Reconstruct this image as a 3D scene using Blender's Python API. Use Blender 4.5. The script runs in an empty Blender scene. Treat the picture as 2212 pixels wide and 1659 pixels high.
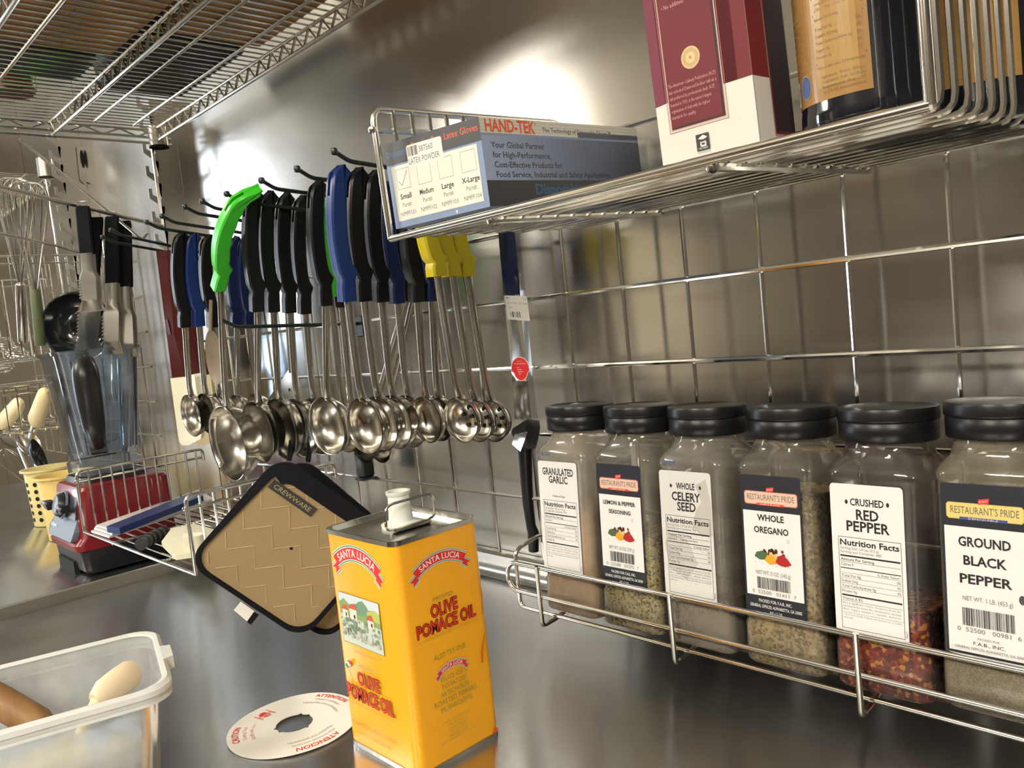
import bpy, math, random
from mathutils import Vector, Matrix
random.seed(7)
sc = bpy.context.scene
COL = sc.collection
PI = math.pi
# ------------------------------------------------------------------ camera
F = 1751.0; CX = 1106.0; CY = 829.5
RX = Vector((0.687, -0.015, -0.726)); RX.normalize()
V2 = Vector((1844., -330., F)); RY = V2 - RX * V2.dot(RX); RY.normalize()
RX = Vector((1656., -35., -F)).normalized()
RY = (V2 - RX * V2.dot(RX)).normalized()
RZ = RX.cross(RY)
CAM = Vector((0, 0, 0.43))
cd = bpy.data.cameras.new('camera'); cam = bpy.data.objects.new('camera', cd); COL.objects.link(cam)
cd.sensor_width = 36.0; cd.lens = F / 2212 * 36; cd.clip_start = 0.02
right = Vector((RX[0], RY[0], RZ[0])); down = Vector((RX[1], RY[1], RZ[1])); fwd = Vector((RX[2], RY[2], RZ[2]))
m = Matrix((right, -down, -fwd)).transposed().to_4x4(); m.translation = CAM
cam.matrix_world = m
sc.camera = cam
# ------------------------------------------------------------------ world, light, exposure
w = bpy.data.worlds.new('world'); sc.world = w; w.use_nodes = True
w.node_tree.nodes['Background'].inputs[0].default_value = (0.75, 0.8, 0.9, 1)
w.node_tree.nodes['Background'].inputs[1].default_value = 0.15
sc.view_settings.view_transform = 'Standard'; sc.view_settings.look = 'None'
sc.view_settings.gamma = 1.0; sc.view_settings.use_curve_mapping = False
sc.view_settings.exposure = 0.0
sc.cycles.max_bounces = 10; sc.cycles.transparent_max_bounces = 24
sc.cycles.use_denoising = True
sc.cycles.caustics_reflective = True; sc.cycles.sample_clamp_indirect = 6.0
LAMP = 64.0; DAY = 20.0

def area(name, loc, tgt, sx, sy, power, col):
    l = bpy.data.lights.new(name, 'AREA'); l.shape = 'RECTANGLE'; l.size = sx; l.size_y = sy
    l.energy = power; l.color = col
    o = bpy.data.objects.new(name, l); COL.objects.link(o); o.location = loc
    o.rotation_euler = (Vector(tgt) - Vector(loc)).to_track_quat('-Z', 'Y').to_euler()
    return o
# ------------------------------------------------------------------ pixel -> place (measured on the photograph, for a known plane)
def ray(u, v):
    d = Vector((u - CX, v - CY, F)) / F
    return Vector((RX.dot(d), RY.dot(d), RZ.dot(d)))
def PY(u, v, y): d = ray(u, v); return CAM + d * (y / d.y)
def PX(u, v, x): d = ray(u, v); return CAM + d * (x / d.x)
def PZ(u, v, z): d = ray(u, v); return CAM + d * ((z - CAM.z) / d.z)
def PN(u, v, p, n): d = ray(u, v); n = Vector(n); return CAM + d * ((Vector(p) - CAM).dot(n) / d.dot(n))
# ------------------------------------------------------------------ materials
MATS = {}
def mat(name, col, rough=0.5, metal=0.0, spec=0.5, trans=0.0, ior=1.45, emit=None, es=0, coat=0, sheen=0, alpha=1, sss=0, aniso=0, tang=None):
    if name in MATS: return MATS[name]
    m = bpy.data.materials.new(name); m.use_nodes = True
    b = m.node_tree.nodes['Principled BSDF']
    b.inputs['Base Color'].default_value = (*col, 1); b.inputs['Roughness'].default_value = rough
    b.inputs['Metallic'].default_value = metal; b.inputs['Specular IOR Level'].default_value = spec
    b.inputs['Transmission Weight'].default_value = trans; b.inputs['IOR'].default_value = ior
    b.inputs['Coat Weight'].default_value = coat; b.inputs['Alpha'].default_value = alpha
    b.inputs['Sheen Weight'].default_value = sheen
    if sss: b.inputs['Subsurface Weight'].default_value = sss; b.inputs['Subsurface Scale'].default_value = 0.02
    if emit: b.inputs['Emission Color'].default_value = (*emit, 1); b.inputs['Emission Strength'].default_value = es
    if aniso:
        b.inputs['Anisotropic'].default_value = aniso
        if tang:
            c = m.node_tree.nodes.new('ShaderNodeCombineXYZ')
            for i in range(3): c.inputs[i].default_value = tang[i]
            m.node_tree.links.new(c.outputs[0], b.inputs['Tangent'])
    MATS[name] = m
    return m
def nd(m, t, **kw):
    n = m.node_tree.nodes.new(t)
    for k, v in kw.items(): setattr(n, k, v)
    return n
def lk(m, a, b): m.node_tree.links.new(a, b)
def bsdf(m): return m.node_tree.nodes['Principled BSDF']
def noise_bump(m, scale, strength, dist=0.002, stretch=(1, 1, 1), detail=3, prev=None):
    tc = nd(m, 'ShaderNodeTexCoord'); mp = nd(m, 'ShaderNodeMapping'); mp.inputs['Scale'].default_value = stretch
    nz = nd(m, 'ShaderNodeTexNoise'); nz.inputs['Scale'].default_value = scale; nz.inputs['Detail'].default_value = detail
    lk(m, tc.outputs['Object'], mp.inputs[0]); lk(m, mp.outputs[0], nz.inputs['Vector'])
    bp = nd(m, 'ShaderNodeBump'); bp.inputs['Strength'].default_value = strength; bp.inputs['Distance'].default_value = dist
    lk(m, nz.outputs['Fac'], bp.inputs['Height'])
    if prev: lk(m, prev.outputs[0], bp.inputs['Normal'])
    lk(m, bp.outputs[0], bsdf(m).inputs['Normal'])
    return nz, bp
def noise_col(m, scale, c1, c2, stretch=(1, 1, 1), lo=0.35, hi=0.65, detail=4, inp='Base Color'):
    tc = nd(m, 'ShaderNodeTexCoord'); mp = nd(m, 'ShaderNodeMapping'); mp.inputs['Scale'].default_value = stretch
    nz = nd(m, 'ShaderNodeTexNoise'); nz.inputs['Scale'].default_value = scale; nz.inputs['Detail'].default_value = detail
    rp = nd(m, 'ShaderNodeValToRGB'); rp.color_ramp.elements[0].position = lo; rp.color_ramp.elements[1].position = hi
    rp.color_ramp.elements[0].color = (*c1, 1) if inp == 'Base Color' else (c1, c1, c1, 1)
    rp.color_ramp.elements[1].color = (*c2, 1) if inp == 'Base Color' else (c2, c2, c2, 1)
    lk(m, tc.outputs['Object'], mp.inputs[0]); lk(m, mp.outputs[0], nz.inputs['Vector']); lk(m, nz.outputs['Fac'], rp.inputs[0])
    lk(m, rp.outputs[0], bsdf(m).inputs[inp])
    return rp
wall_steel = mat('wall_steel', (0.60, 0.58, 0.545), 0.30, 1.0, aniso=0.82, tang=(0, 0, 1))
_, b1 = noise_bump(wall_steel, 1.7, 0.30, 0.012, (1, 1, 0.8), 0)
noise_bump(wall_steel, 60, 0.012, 0.001, (.25, 1, 6), 1, prev=b1)
noise_col(wall_steel, 5, 0.20, 0.265, (1, 1, 0.5), 0.3, 0.7, detail=1, inp='Roughness')
table_steel = mat('table_steel', (0.60, 0.60, 0.61), 0.25, 1.0, aniso=0.6, tang=(0.77, -0.64, 0))
_, b1 = noise_bump(table_steel, 3.5, 0.4, 0.006, (1, 1, 1), 0)
noise_col(table_steel, 6, 0.21, 0.268, (1, 1, 1), 0.3, 0.7, detail=1, inp='Roughness')
chrome = mat('chrome_wire', (0.86, 0.85, 0.80), 0.12, 1.0)
shelf_chrome = mat('shelf_wire', (0.80, 0.79, 0.73), 0.17, 1.0)
steel = mat('utensil_steel', (0.52, 0.50, 0.455), 0.2, 1.0)
noise_bump(steel, 18, 0.06, 0.001, detail=0)
dull_steel = mat('dull_steel', (0.50, 0.48, 0.43), 0.33, 1.0)
tin = mat('tin_lid', (0.45, 0.44, 0.40), 0.22, 1.0)
noise_bump(tin, 30, 0.3, 0.003)
bracket_steel = mat('bracket_steel', (0.5, 0.48, 0.44), 0.42, 1.0)
black_plastic = mat('black_plastic', (0.006, 0.006, 0.007), 0.34, spec=.32)
charcoal = mat('charcoal_plastic', (0.03, 0.031, 0.035), 0.4)
peg_black = mat('peg_coating', (0.010, 0.016, 0.015), 0.3)
blue_plastic = mat('blue_plastic', (0.008, 0.026, 0.13), 0.3, spec=.4)
navy_plastic = mat('navy_plastic', (0.004, 0.010, 0.055), 0.35, spec=.35)
green_plastic = mat('green_plastic', (0.055, 0.60, 0.03), 0.3)
yellow_plastic = mat('yellow_plastic', (0.62, 0.50, 0.015), 0.4)
maroon = mat('maroon_plastic', (0.05, 0.006, 0.005), 0.6, spec=.08)
cream = mat('cream_silicone', (0.80, 0.66, 0.36), 0.45)
cream_pale = mat('pale_cream_rubber', (0.80, 0.76, 0.58), 0.45)
tan_nylon = mat('tan_nylon', (0.22, 0.17, 0.12), 0.5)
dark = mat('dark_hole', (0.004, 0.004, 0.004), 0.8)

def glassy(name, tint, haze=None, hz=0.0, fres=1.35, rough=0.06):
    m = bpy.data.materials.new(name); m.use_nodes = True; nt = m.node_tree
    for n in list(nt.nodes):
        if n.type != 'OUTPUT_MATERIAL': nt.nodes.remove(n)
    out = [n for n in nt.nodes if n.type == 'OUTPUT_MATERIAL'][0]
    tr = nd(m, 'ShaderNodeBsdfTransparent'); tr.inputs[0].default_value = (*tint, 1)
    gl = nd(m, 'ShaderNodeBsdfGlossy'); gl.inputs['Roughness'].default_value = rough; gl.inputs[0].default_value = (1, 1, 1, 1)
    fr = nd(m, 'ShaderNodeFresnel'); fr.inputs['IOR'].default_value = fres
    mx = nd(m, 'ShaderNodeMixShader'); lk(m, fr.outputs[0], mx.inputs[0]); lk(m, tr.outputs[0], mx.inputs[1]); lk(m, gl.outputs[0], mx.inputs[2])
    last = mx
    if haze:
        df = nd(m, 'ShaderNodeBsdfDiffuse'); df.inputs[0].default_value = (*haze, 1)
        tl = nd(m, 'ShaderNodeBsdfTranslucent'); tl.inputs[0].default_value = (*haze, 1)
        dm = nd(m, 'ShaderNodeMixShader'); dm.inputs[0].default_value = 0.45
        lk(m, df.outputs[0], dm.inputs[1]); lk(m, tl.outputs[0], dm.inputs[2])
        tc = nd(m, 'ShaderNodeTexCoord'); nz = nd(m, 'ShaderNodeTexNoise'); nz.inputs['Scale'].default_value = 22
        mr = nd(m, 'ShaderNodeMapRange'); mr.inputs[1].default_value = 0.3; mr.inputs[2].default_value = 0.7
        mr.inputs[3].default_value = max(0, hz - 0.12); mr.inputs[4].default_value = min(1, hz + 0.12)
        lk(m, tc.outputs['Object'], nz.inputs['Vector']); lk(m, nz.outputs['Fac'], mr.inputs[0])
        m2 = nd(m, 'ShaderNodeMixShader'); lk(m, mr.outputs[0], m2.inputs[0]); lk(m, dm.outputs[0], m2.inputs[2])
        # haze lies under the glossy coat
        lk(m, tr.outputs[0], m2.inputs[1]); lk(m, m2.outputs[0], mx.inputs[1])
    lk(m, last.outputs[0], out.inputs[0])
    return m
clear_plastic = glassy('clear_plastic', (0.86, 0.87, 0.88))
blender_plastic = glassy('blender_plastic', (0.80, 0.86, 0.92), (0.55, 0.62, 0.7), 0.12, 1.5)
tub_plastic = glassy('tub_plastic', (0.90, 0.92, 0.94), (0.80, 0.82, 0.80), 0.50, 1.4, 0.2)
tub_rim = mat('tub_rim_plastic', (0.80, 0.81, 0.78), 0.3, trans=0.25, ior=1.3)

PM = {}
def pm(c, rough=0.45):
    k = (tuple(round(x, 3) for x in c), rough)
    if k not in PM:
        PM[k] = mat('print_%d' % len(PM), c, rough)
    return PM[k]
INK = (0.012, 0.012, 0.014); WHITE = (0.80, 0.79, 0.75); RED = (0.62, 0.02, 0.02); GREEN = (0.03, 0.22, 0.12)
FAR = 1.0      # set while building what stands on the lower, farther side table: same bearing, farther and larger
# ------------------------------------------------------------------ mesh builder
class MB:
    def __init__(s): s.v = []; s.f = []; s.m = []; s.mats = []
    def mi(s, mt):
        if mt not in s.mats: s.mats.append(mt)
        return s.mats.index(mt)
    def add(s, vs, fs, mt):
        b = len(s.v); s.v += [Vector(p) for p in vs]; i = s.mi(mt)
        for f in fs: s.f.append([b + k for k in f]); s.m.append(i)
        return s
    def box(s, a, b, mt, M=None, bev=0):
        a = Vector(a); b = Vector(b)
        lo = Vector((min(a.x, b.x), min(a.y, b.y), min(a.z, b.z))); hi = Vector((max(a.x, b.x), max(a.y, b.y), max(a.z, b.z)))
        if bev:
            e = bev; x0, y0, z0 = lo; x1, y1, z1 = hi
            rings = []
            for z, k in ((z0, e), (z0 + e, 0), (z1 - e, 0), (z1, e)):
                rings.append([(x0 + k + e, y0 + k, z), (x1 - k - e, y0 + k, z), (x1 - k, y0 + k + e, z), (x1 - k, y1 - k - e, z), (x1 - k - e, y1 - k, z), (x0 + k + e, y1 - k, z), (x0 + k, y1 - k - e, z), (x0 + k, y0 + k + e, z)])
            return s.loft(rings, mt, cap=True, M=M)
        v = [(lo.x, lo.y, lo.z), (hi.x, lo.y, lo.z), (hi.x, hi.y, lo.z), (lo.x, hi.y, lo.z), (lo.x, lo.y, hi.z), (hi.x, lo.y, hi.z), (hi.x, hi.y, hi.z), (lo.x, hi.y, hi.z)]
        if M: v = [M @ Vector(p) for p in v]
        return s.add(v, [(0, 3, 2, 1), (4, 5, 6, 7), (0, 1, 5, 4), (1, 2, 6, 5), (2, 3, 7, 6), (3, 0, 4, 7)], mt)
    def loft(s, rings, mt, cap=False, closed=True, M=None, loop=False):
        n = len(rings[0]); vs = [Vector(p) for r in rings for p in r]
        if M: vs = [M @ p for p in vs]
        fs = []
        R = len(rings)
        for i in range(R if loop else R - 1):
            j2 = (i + 1) % R
            for k in range(n if closed else n - 1):
                l = (k + 1) % n
                fs.append((i * n + k, i * n + l, j2 * n + l, j2 * n + k))
        if cap:
            fs.append(tuple(reversed(range(n)))); fs.append(tuple(range((R - 1) * n, R * n)))
        return s.add(vs, fs, mt)
    def tube(s, pts, r, mt, n=8, cap=True, flat=1.0, fl=None):
        pts = [Vector(p) for p in pts]; rings = []
        up = None
        for i, p in enumerate(pts):
            t = (pts[min(i + 1, len(pts) - 1)] - pts[max(i - 1, 0)]).normalized()
            if up is None:
                up = Vector(fl) if fl else (Vector((0, 0, 1)) if abs(t.z) < 0.9 else Vector((0, 1, 0)))
            a = t.cross(up)
            if a.length < 1e-5: a = t.cross(Vector((1, 0.3, 0.2)))
            a.normalize(); b = a.cross(t).normalized(); up = b
            rr = r[i] if isinstance(r, (list, tuple)) else r
            rings.append([p + a * math.cos(2 * PI * k / n) * rr * flat + b * math.sin(2 * PI * k / n) * rr for k in range(n)])
        return s.loft(rings, mt, cap=cap)
    def lathe(s, prof, mt, c=(0, 0, 0), n=32, axis=None, M=None, cap=False):
        rings = []
        for r, z in prof:
            rings.append([(math.cos(2 * PI * k / n) * r, math.sin(2 * PI * k / n) * r, z) for k in range(n)])
        MM = Matrix.Translation(c) if M is None else M
        return s.loft(rings, mt, cap=cap, M=MM)
    def prism(s, poly, d0, d1, mt, M=None):
        """poly: 2D (x,z) outline extruded along local y from d0 to d1"""
        n = len(poly)
        return s.loft([[(p[0], d0, p[1]) for p in poly], [(p[0], d1, p[1]) for p in poly]], mt, cap=True, M=M)
    def build(s, name, parent=None, smooth=True, ang=40):
        off = parent['_o'] if parent is not None and '_o' in parent else (0, 0, 0)
        if FAR != 1.0: s.v = [CAM + (p - CAM) * FAR for p in s.v]
        off = Vector(off)
        me = bpy.data.meshes.new(name)
        me.from_pydata([p - off for p in s.v], [], s.f)
        for mt in s.mats: me.materials.append(mt)
        me.polygons.foreach_set('material_index', s.m)
        if smooth:
            me.polygons.foreach_set('use_smooth', [True] * len(s.f)); me.set_sharp_from_angle(angle=math.radians(ang))
        me.validate(); me.update()
        o = bpy.data.objects.new(name, me); COL.objects.link(o)
        if parent is not None:
            o.parent = parent; o['_o'] = tuple(off)
        else:
            o['_o'] = (0, 0, 0)
        return o
def fillet(pts, r, k=4):
    pts = [Vector(p) for p in pts]; out = [pts[0]]
    for i in range(1, len(pts) - 1):
        a, b, c = pts[i - 1], pts[i], pts[i + 1]
        d1 = (a - b); d2 = (c - b); rr = min(r, d1.length * 0.49, d2.length * 0.49)
        p = b + d1.normalized() * rr; q = b + d2.normalized() * rr
        for t in range(k + 1):
            t /= k; out.append(p * (1 - t) ** 2 + b * 2 * t * (1 - t) + q * t * t)
    out.append(pts[-1]); return out
def tag(o, label=None, cat=None, group=None, kind=None):
    if label: o['label'] = label
    if cat: o['category'] = cat
    if group: o['group'] = group
    if kind: o['kind'] = kind
    return o
def thing(name, label, cat, loc=(0, 0, 0), group=None):
    loc = CAM + (Vector(loc) - CAM) * FAR
    o = bpy.data.objects.new(name, None); COL.objects.link(o); o.location = loc; o['_o'] = tuple(loc)
    o.empty_display_size = 0.02
    return tag(o, label, cat, group)
def struct(o): o['kind'] = 'structure'; return o
def circ(cx, cy, r, n=24, ry=None): return [(cx + math.cos(2 * PI * k / n) * r, cy + math.sin(2 * PI * k / n) * (ry or r)) for k in range(n)]
def rrect(x0, y0, x1, y1, r, k=4):
    o = []
    for cx, cy, a in ((x1 - r, y1 - r, 0), (x0 + r, y1 - r, 90), (x0 + r, y0 + r, 180), (x1 - r, y0 + r, 270)):
        for i in range(k + 1):
            t = math.radians(a + 90 * i / k); o.append((cx + r * math.cos(t), cy + r * math.sin(t)))
    return o
# ------------------------------------------------------------------ lettering and flat print
_tc = {}
def glyphs(txt, res=3, bold=0.0):
    k = (txt, res, bold)
    if k in _tc: return _tc[k]
    c = bpy.data.curves.new('t', 'FONT'); c.body = txt; c.resolution_u = res; c.size = 1.0; c.fill_mode = 'FRONT'; c.offset = bold
    o = bpy.data.objects.new('t', c); COL.objects.link(o)
    dg = bpy.context.evaluated_depsgraph_get(); e = o.evaluated_get(dg); me = e.to_mesh()
    vs = [(v.co.x, v.co.y) for v in me.vertices]; fs = [tuple(p.vertices) for p in me.polygons]
    e.to_mesh_clear(); bpy.data.objects.remove(o); bpy.data.curves.remove(c)
    if not vs: vs = [(0, 0)]
    x0 = min(v[0] for v in vs); x1 = max(v[0] for v in vs)
    _tc[k] = ([(v[0] - x0, v[1]) for v in vs], fs, x1 - x0)
    return _tc[k]
CAP = 0.682
class Print:
    """flat ink on a face: fn(u,v,h)->world, u,v in mm on the face"""
    def __init__(s, fn, h0=0.25, dh=0.07): s.fn = fn; s.mb = MB(); s.h = h0; s.dh = dh
    def up(s, k=1): s.h += s.dh * k; return s
    def poly(s, pts, c, rough=0.45, h=None):
        h = s.h if h is None else h
        s.mb.add([s.fn(p[0], p[1], h) for p in pts], [tuple(range(len(pts)))], pm(c, rough)); return s
    def rect(s, u0, v0, u1, v1, c, rough=0.45, seg=1):
        for i in range(seg):
            a = u0 + (u1 - u0) * i / seg; b = u0 + (u1 - u0) * (i + 1) / seg
            s.poly([(a, v0), (b, v0), (b, v1), (a, v1)], c, rough)
        return s
    def rr(s, u0, v0, u1, v1, r, c, rough=0.45): return s.poly(rrect(u0, v0, u1, v1, r), c, rough)
    def disc(s, u, v, r, c, ry=None, n=24): return s.poly(circ(u, v, r, n, ry), c)
    def line(s, u0, v0, u1, v1, w, c):
        dx, dy = u1 - u0, v1 - v0; L = math.hypot(dx, dy) or 1; nx, ny = -dy / L * w / 2, dx / L * w / 2
        return s.poly([(u0 + nx, v0 + ny), (u0 - nx, v0 - ny), (u1 - nx, v1 - ny), (u1 + nx, v1 + ny)], c)
    def frame(s, u0, v0, u1, v1, w, c):
        s.rect(u0, v0, u1, v0 + w, c); s.rect(u0, v1 - w, u1, v1, c); s.rect(u0, v0, u0 + w, v1, c); s.rect(u1 - w, v0, u1, v1, c); return s
    def text(s, t, u, v, h, c=INK, w=None, al='c', bold=0.0, res=2, shear=0, arc=None, rot=0):
        """h cap height mm, w total width mm, arc=(cx,cy,R,dir) lays it round a circle"""
        vs, fs, tw = glyphs(t, res, bold); sy = h / CAP; sx = (w / tw) if w else sy * 0.9; W = tw * sx
        o = {'c': -W / 2, 'l': 0, 'r': -W}[al]
        out = []
        ca, sa = math.cos(rot), math.sin(rot)
        for x, y in vs:
            X = x * sx + o + y * sy * shear; Y = y * sy
            if arc:
                cx, cy, R, a0, dr = arc
                if dr > 0: th = a0 - X / R; rr_ = R + Y
                else: th = a0 + X / R; rr_ = R - Y
                out.append(s.fn(cx + rr_ * math.cos(th), cy + rr_ * math.sin(th), s.h))
            else:
                out.append(s.fn(u + X * ca - Y * sa, v + X * sa + Y * ca, s.h))
        s.mb.add(out, fs, pm(c)); return s
    def barcode(s, u0, v0, u1, v1, c=INK, seed=3):
        rd = random.Random(seed); u = u0
        while u < u1:
            wd = rd.choice((0.35, 0.35, 0.7, 1.05)); s.rect(u, v0, min(u + wd, u1), v1, c); u += wd + rd.choice((0.35, 0.5, 0.9))
        return s
    def build(s, name='label', parent=None): return s.mb.build(name, parent, smooth=False)
def face(o, U, V):
    o = Vector(o); U = Vector(U).normalized(); V = Vector(V).normalized(); N = U.cross(V).normalized()
    return lambda u, v, h: o + U * (u / 1000) + V * (v / 1000) + N * (h / 1000)
# ================================================================== the room
WY = 0.905; ZC = 1.75; ZF = -0.9; XL = -5.6; XR = 2.6; YF = -2.4
cream_paint = mat('ceiling_paint', (0.82, 0.77, 0.64), 0.7)
dark_wall = mat('front_wall_paint', (0.15, 0.125, 0.08), 0.6)
side_wall = mat('side_wall_paint', (0.30, 0.26, 0.19), 0.6)
tile_floor = mat('floor_tile', (0.11, 0.05, 0.03), 0.4)
noise_col(tile_floor, 4, (0.08, 0.035, 0.02), (0.14, 0.07, 0.04))
for n, a, b, m_ in (('ceiling', (XL, YF, ZC), (XR, WY, ZC + .05), cream_paint), ('floor', (XL, YF, ZF - .05), (XR, WY, ZF), tile_floor),
                    ('wall_front', (XL, YF - .05, ZF), (XR, YF, ZC), dark_wall), ('wall_right', (XR, YF, ZF), (XR + .05, WY, ZC), mat('right_wall_paint', (.07, .06, .045), .6)),
                    ('wall_left', (XL - .05, YF, ZF), (XL, WY, ZC), side_wall)):
    struct(MB().box(a, b, m_).build(n, smooth=False))
# back wall of steel sheets, seams left open
wb = struct(MB().box((XL, WY + .004, ZF), (XR, WY + .05, ZC), dark).build('wall_back', smooth=False))
xs = [XL, -4.75, -3.62, -2.917, -2.157, 0.35, XR]
for a, b in zip(xs, xs[1:]):
    MB().box((a + .0025, WY, ZF), (b - .0025, WY + .004, ZC), wall_steel).build('panel', wb, smooth=False)
# door with daylight behind its glass at the far end, and a cream door added to front wall for its pale reflection: both only show in the steel
dl = mat('daylight_glass', (0, 0, 0), 0.3, emit=(0.80, 0.89, 1.0), es=DAY)
fr_m = mat('door_frame_paint', (0.25, 0.24, 0.22), 0.4)
d1 = struct(MB().box((XL, -1.30, ZF), (XL + .05, -1.20, 1.68), fr_m).box((XL, -.72, ZF), (XL + .05, -.62, 1.68), fr_m).box((XL, -1.30, 1.58), (XL + .05, -.52, 1.68), fr_m).box((XL, -1.20, ZF), (XL + .045, -.72, -.1), fr_m).box((XL, -1.20, .72), (XL + .045, -.72, .78), fr_m).build('door_1', smooth=False))
MB().box((XL + .01, -1.20, -.1), (XL + .02, -.72, 1.58), dl).build('glass', d1, smooth=False)
struct(MB().box((-2.05, YF, ZF), (1.4, YF + .06, 1.25), mat('dark_reflection_panel', (.045, .035, .024), .5)).build('reflection_panel_1', smooth=False))  # unseen dark panel, added to darken the right part of the steel's reflection
d2 = struct(MB().box((-3.4, YF, ZF), (-2.85, YF + .04, 1.15), mat('cream_door_paint', (0.72, 0.62, 0.45), 0.5)).build('reflection_door', smooth=False))
MB().tube([(-2.93, YF + .04, .1), (-2.93, YF + .09, .1), (-2.93, YF + .09, .2), (-2.93, YF + .04, .2)], .01, chrome).build('door_handle', d2)
warm = (1.0, 0.945, 0.84)
LM = [mat('lamp_diffuser_%d' % i, (0, 0, 0), 0.5, emit=warm, es=LAMP * k) for i, k in enumerate((.6, 1.25, 1.25))]
lamp_f = mat('lamp_frame', (0.7, 0.7, 0.68), 0.4)
for i, (x, y, sx, sy, lab) in enumerate(((-2.85, -.92, .34, .8, 'long ceiling lamp panel nearest the daylight door'), (-0.65, -1.45, .6, .3, 'ceiling lamp panel over the work table'), (1.0, -1.1, .6, .3, 'ceiling lamp panel at the right end of kitchen'))):
    t = thing('ceiling_lamp', lab, 'lamp', (x, y, ZC - .03), 'ceiling lamp panels')
    fm = MB()
    for a_, b_ in (((-sx / 2 - .012, -sy / 2 - .012), (sx / 2 + .012, -sy / 2)), ((-sx / 2 - .012, sy / 2), (sx / 2 + .012, sy / 2 + .012)), ((-sx / 2 - .012, -sy / 2), (-sx / 2, sy / 2)), ((sx / 2, -sy / 2), (sx / 2 + .012, sy / 2)), ((-sx / 2, -.01), (sx / 2, .01))):
        fm.box((x + a_[0], y + a_[1], ZC - .24), (x + b_[0], y + b_[1], ZC - .232), lamp_f)
    fm.build('lamp_frame', t, smooth=False)
    for u_ in (-.4, .4): MB().tube([(x + sx * u_ * .8, y + sy * u_ * .8, ZC - .236), (x + sx * u_ * .8, y + sy * u_ * .8, ZC)], .006, lamp_f, 8).build('stem', t)
    MB().box((x - sx / 2, y - sy / 2, ZC - .30), (x + sx / 2, y + sy / 2, ZC - .2405), LM[i]).build('diffuser', t, smooth=False)
# ================================================================== work tables
t = thing('work_table', 'brushed stainless steel work table in front of the steel wall', 'table', (-.2, .3, 0))
MB().box((-1.655, -.32, -.035), (1.4, .895, 0), table_steel, bev=.004).build('table_top', t)
bk = MB().prism([(-1.655, 0), (1.4, 0), (1.4, .022), (-1.655, .022)], 0, 0, table_steel)
bk = MB()
prof = [(.872, .0005), (.879, .0015), (.885, .005), (.8885, .011), (.8895, .02), (.890, .040), (.9035, .040), (.9035, .0005)]
bk.loft([[(-1.655, y, z) for y, z in prof], [(1.4, y, z) for y, z in prof]], table_steel, cap=True)
bk.build('upstand', t, ang=60)
for x, y in ((-1.58, -.24), (1.3, -.24), (-1.58, .8), (1.3, .8)):
    MB().tube([(x, y, ZF), (x, y, -.035)], .02, dull_steel, 12).build('leg', t)
STZ = .43 - .408 * 1.28
MB().box((-1.668, -.32, -.035), (-1.6555, .895, .0215), mat('table_edge', (.42, .40, .36), .42, 1.0), bev=.001).build('raised_edge', t)
t = thing('side_table', 'lower steel table at left, under the red blender', 'table', (-2.6, .3, STZ))
MB().box((-4.4, -.7, STZ - .035), (-1.70, .897, STZ), table_steel, bev=.003).build('table_top', t)
for x, y in ((-4.3, -.6), (-1.78, -.6), (-4.3, .8), (-1.78, .8)):
    MB().tube([(x, y, ZF), (x, y, STZ - .035)], .02, dull_steel, 12).build('leg', t)
# ================================================================== wire grid on the wall
GY = .858; GS = .1016
def copyo(o, name, parent, loc):
    c = bpy.data.objects.new(name, o.data); COL.objects.link(c); c.parent = parent; c.location = loc; return c
def grid(name, label, x0, x1, z0, nz, first, r=.0033):
    t = thing(name, label, 'wire grid', (x0, GY, z0))
    zt = z0 + GS * nz
    proto = None; x = first
    while x < x1:
        if proto is None:
            proto = MB().tube([(x, GY + .0046, z0 - .002), (x, GY + .0046, zt)], r * .82, chrome, 8).build('wire', t); px0 = x
        else: copyo(proto, 'wire', t, (x - px0, 0, 0))
        x += GS
    proto = None
    for k in range(nz + 1):
        z = z0 + GS * k
        if proto is None: proto = MB().tube([(x0, GY, z), (x1, GY, z)], r, chrome, 8).build('rail', t)
        else: copyo(proto, 'rail', t, (0, 0, z - z0))
    return t
grid('wire_grid', 'chrome wire grid panel hanging on the wall behind the spice jars', -2.03, .62, .0515, 6, -.277 - 17 * GS)
grid('wire_grid', 'chrome wire grid panel on the wall at far left behind the whisks', -3.75, -2.42, .10, 7, -3.72)
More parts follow.
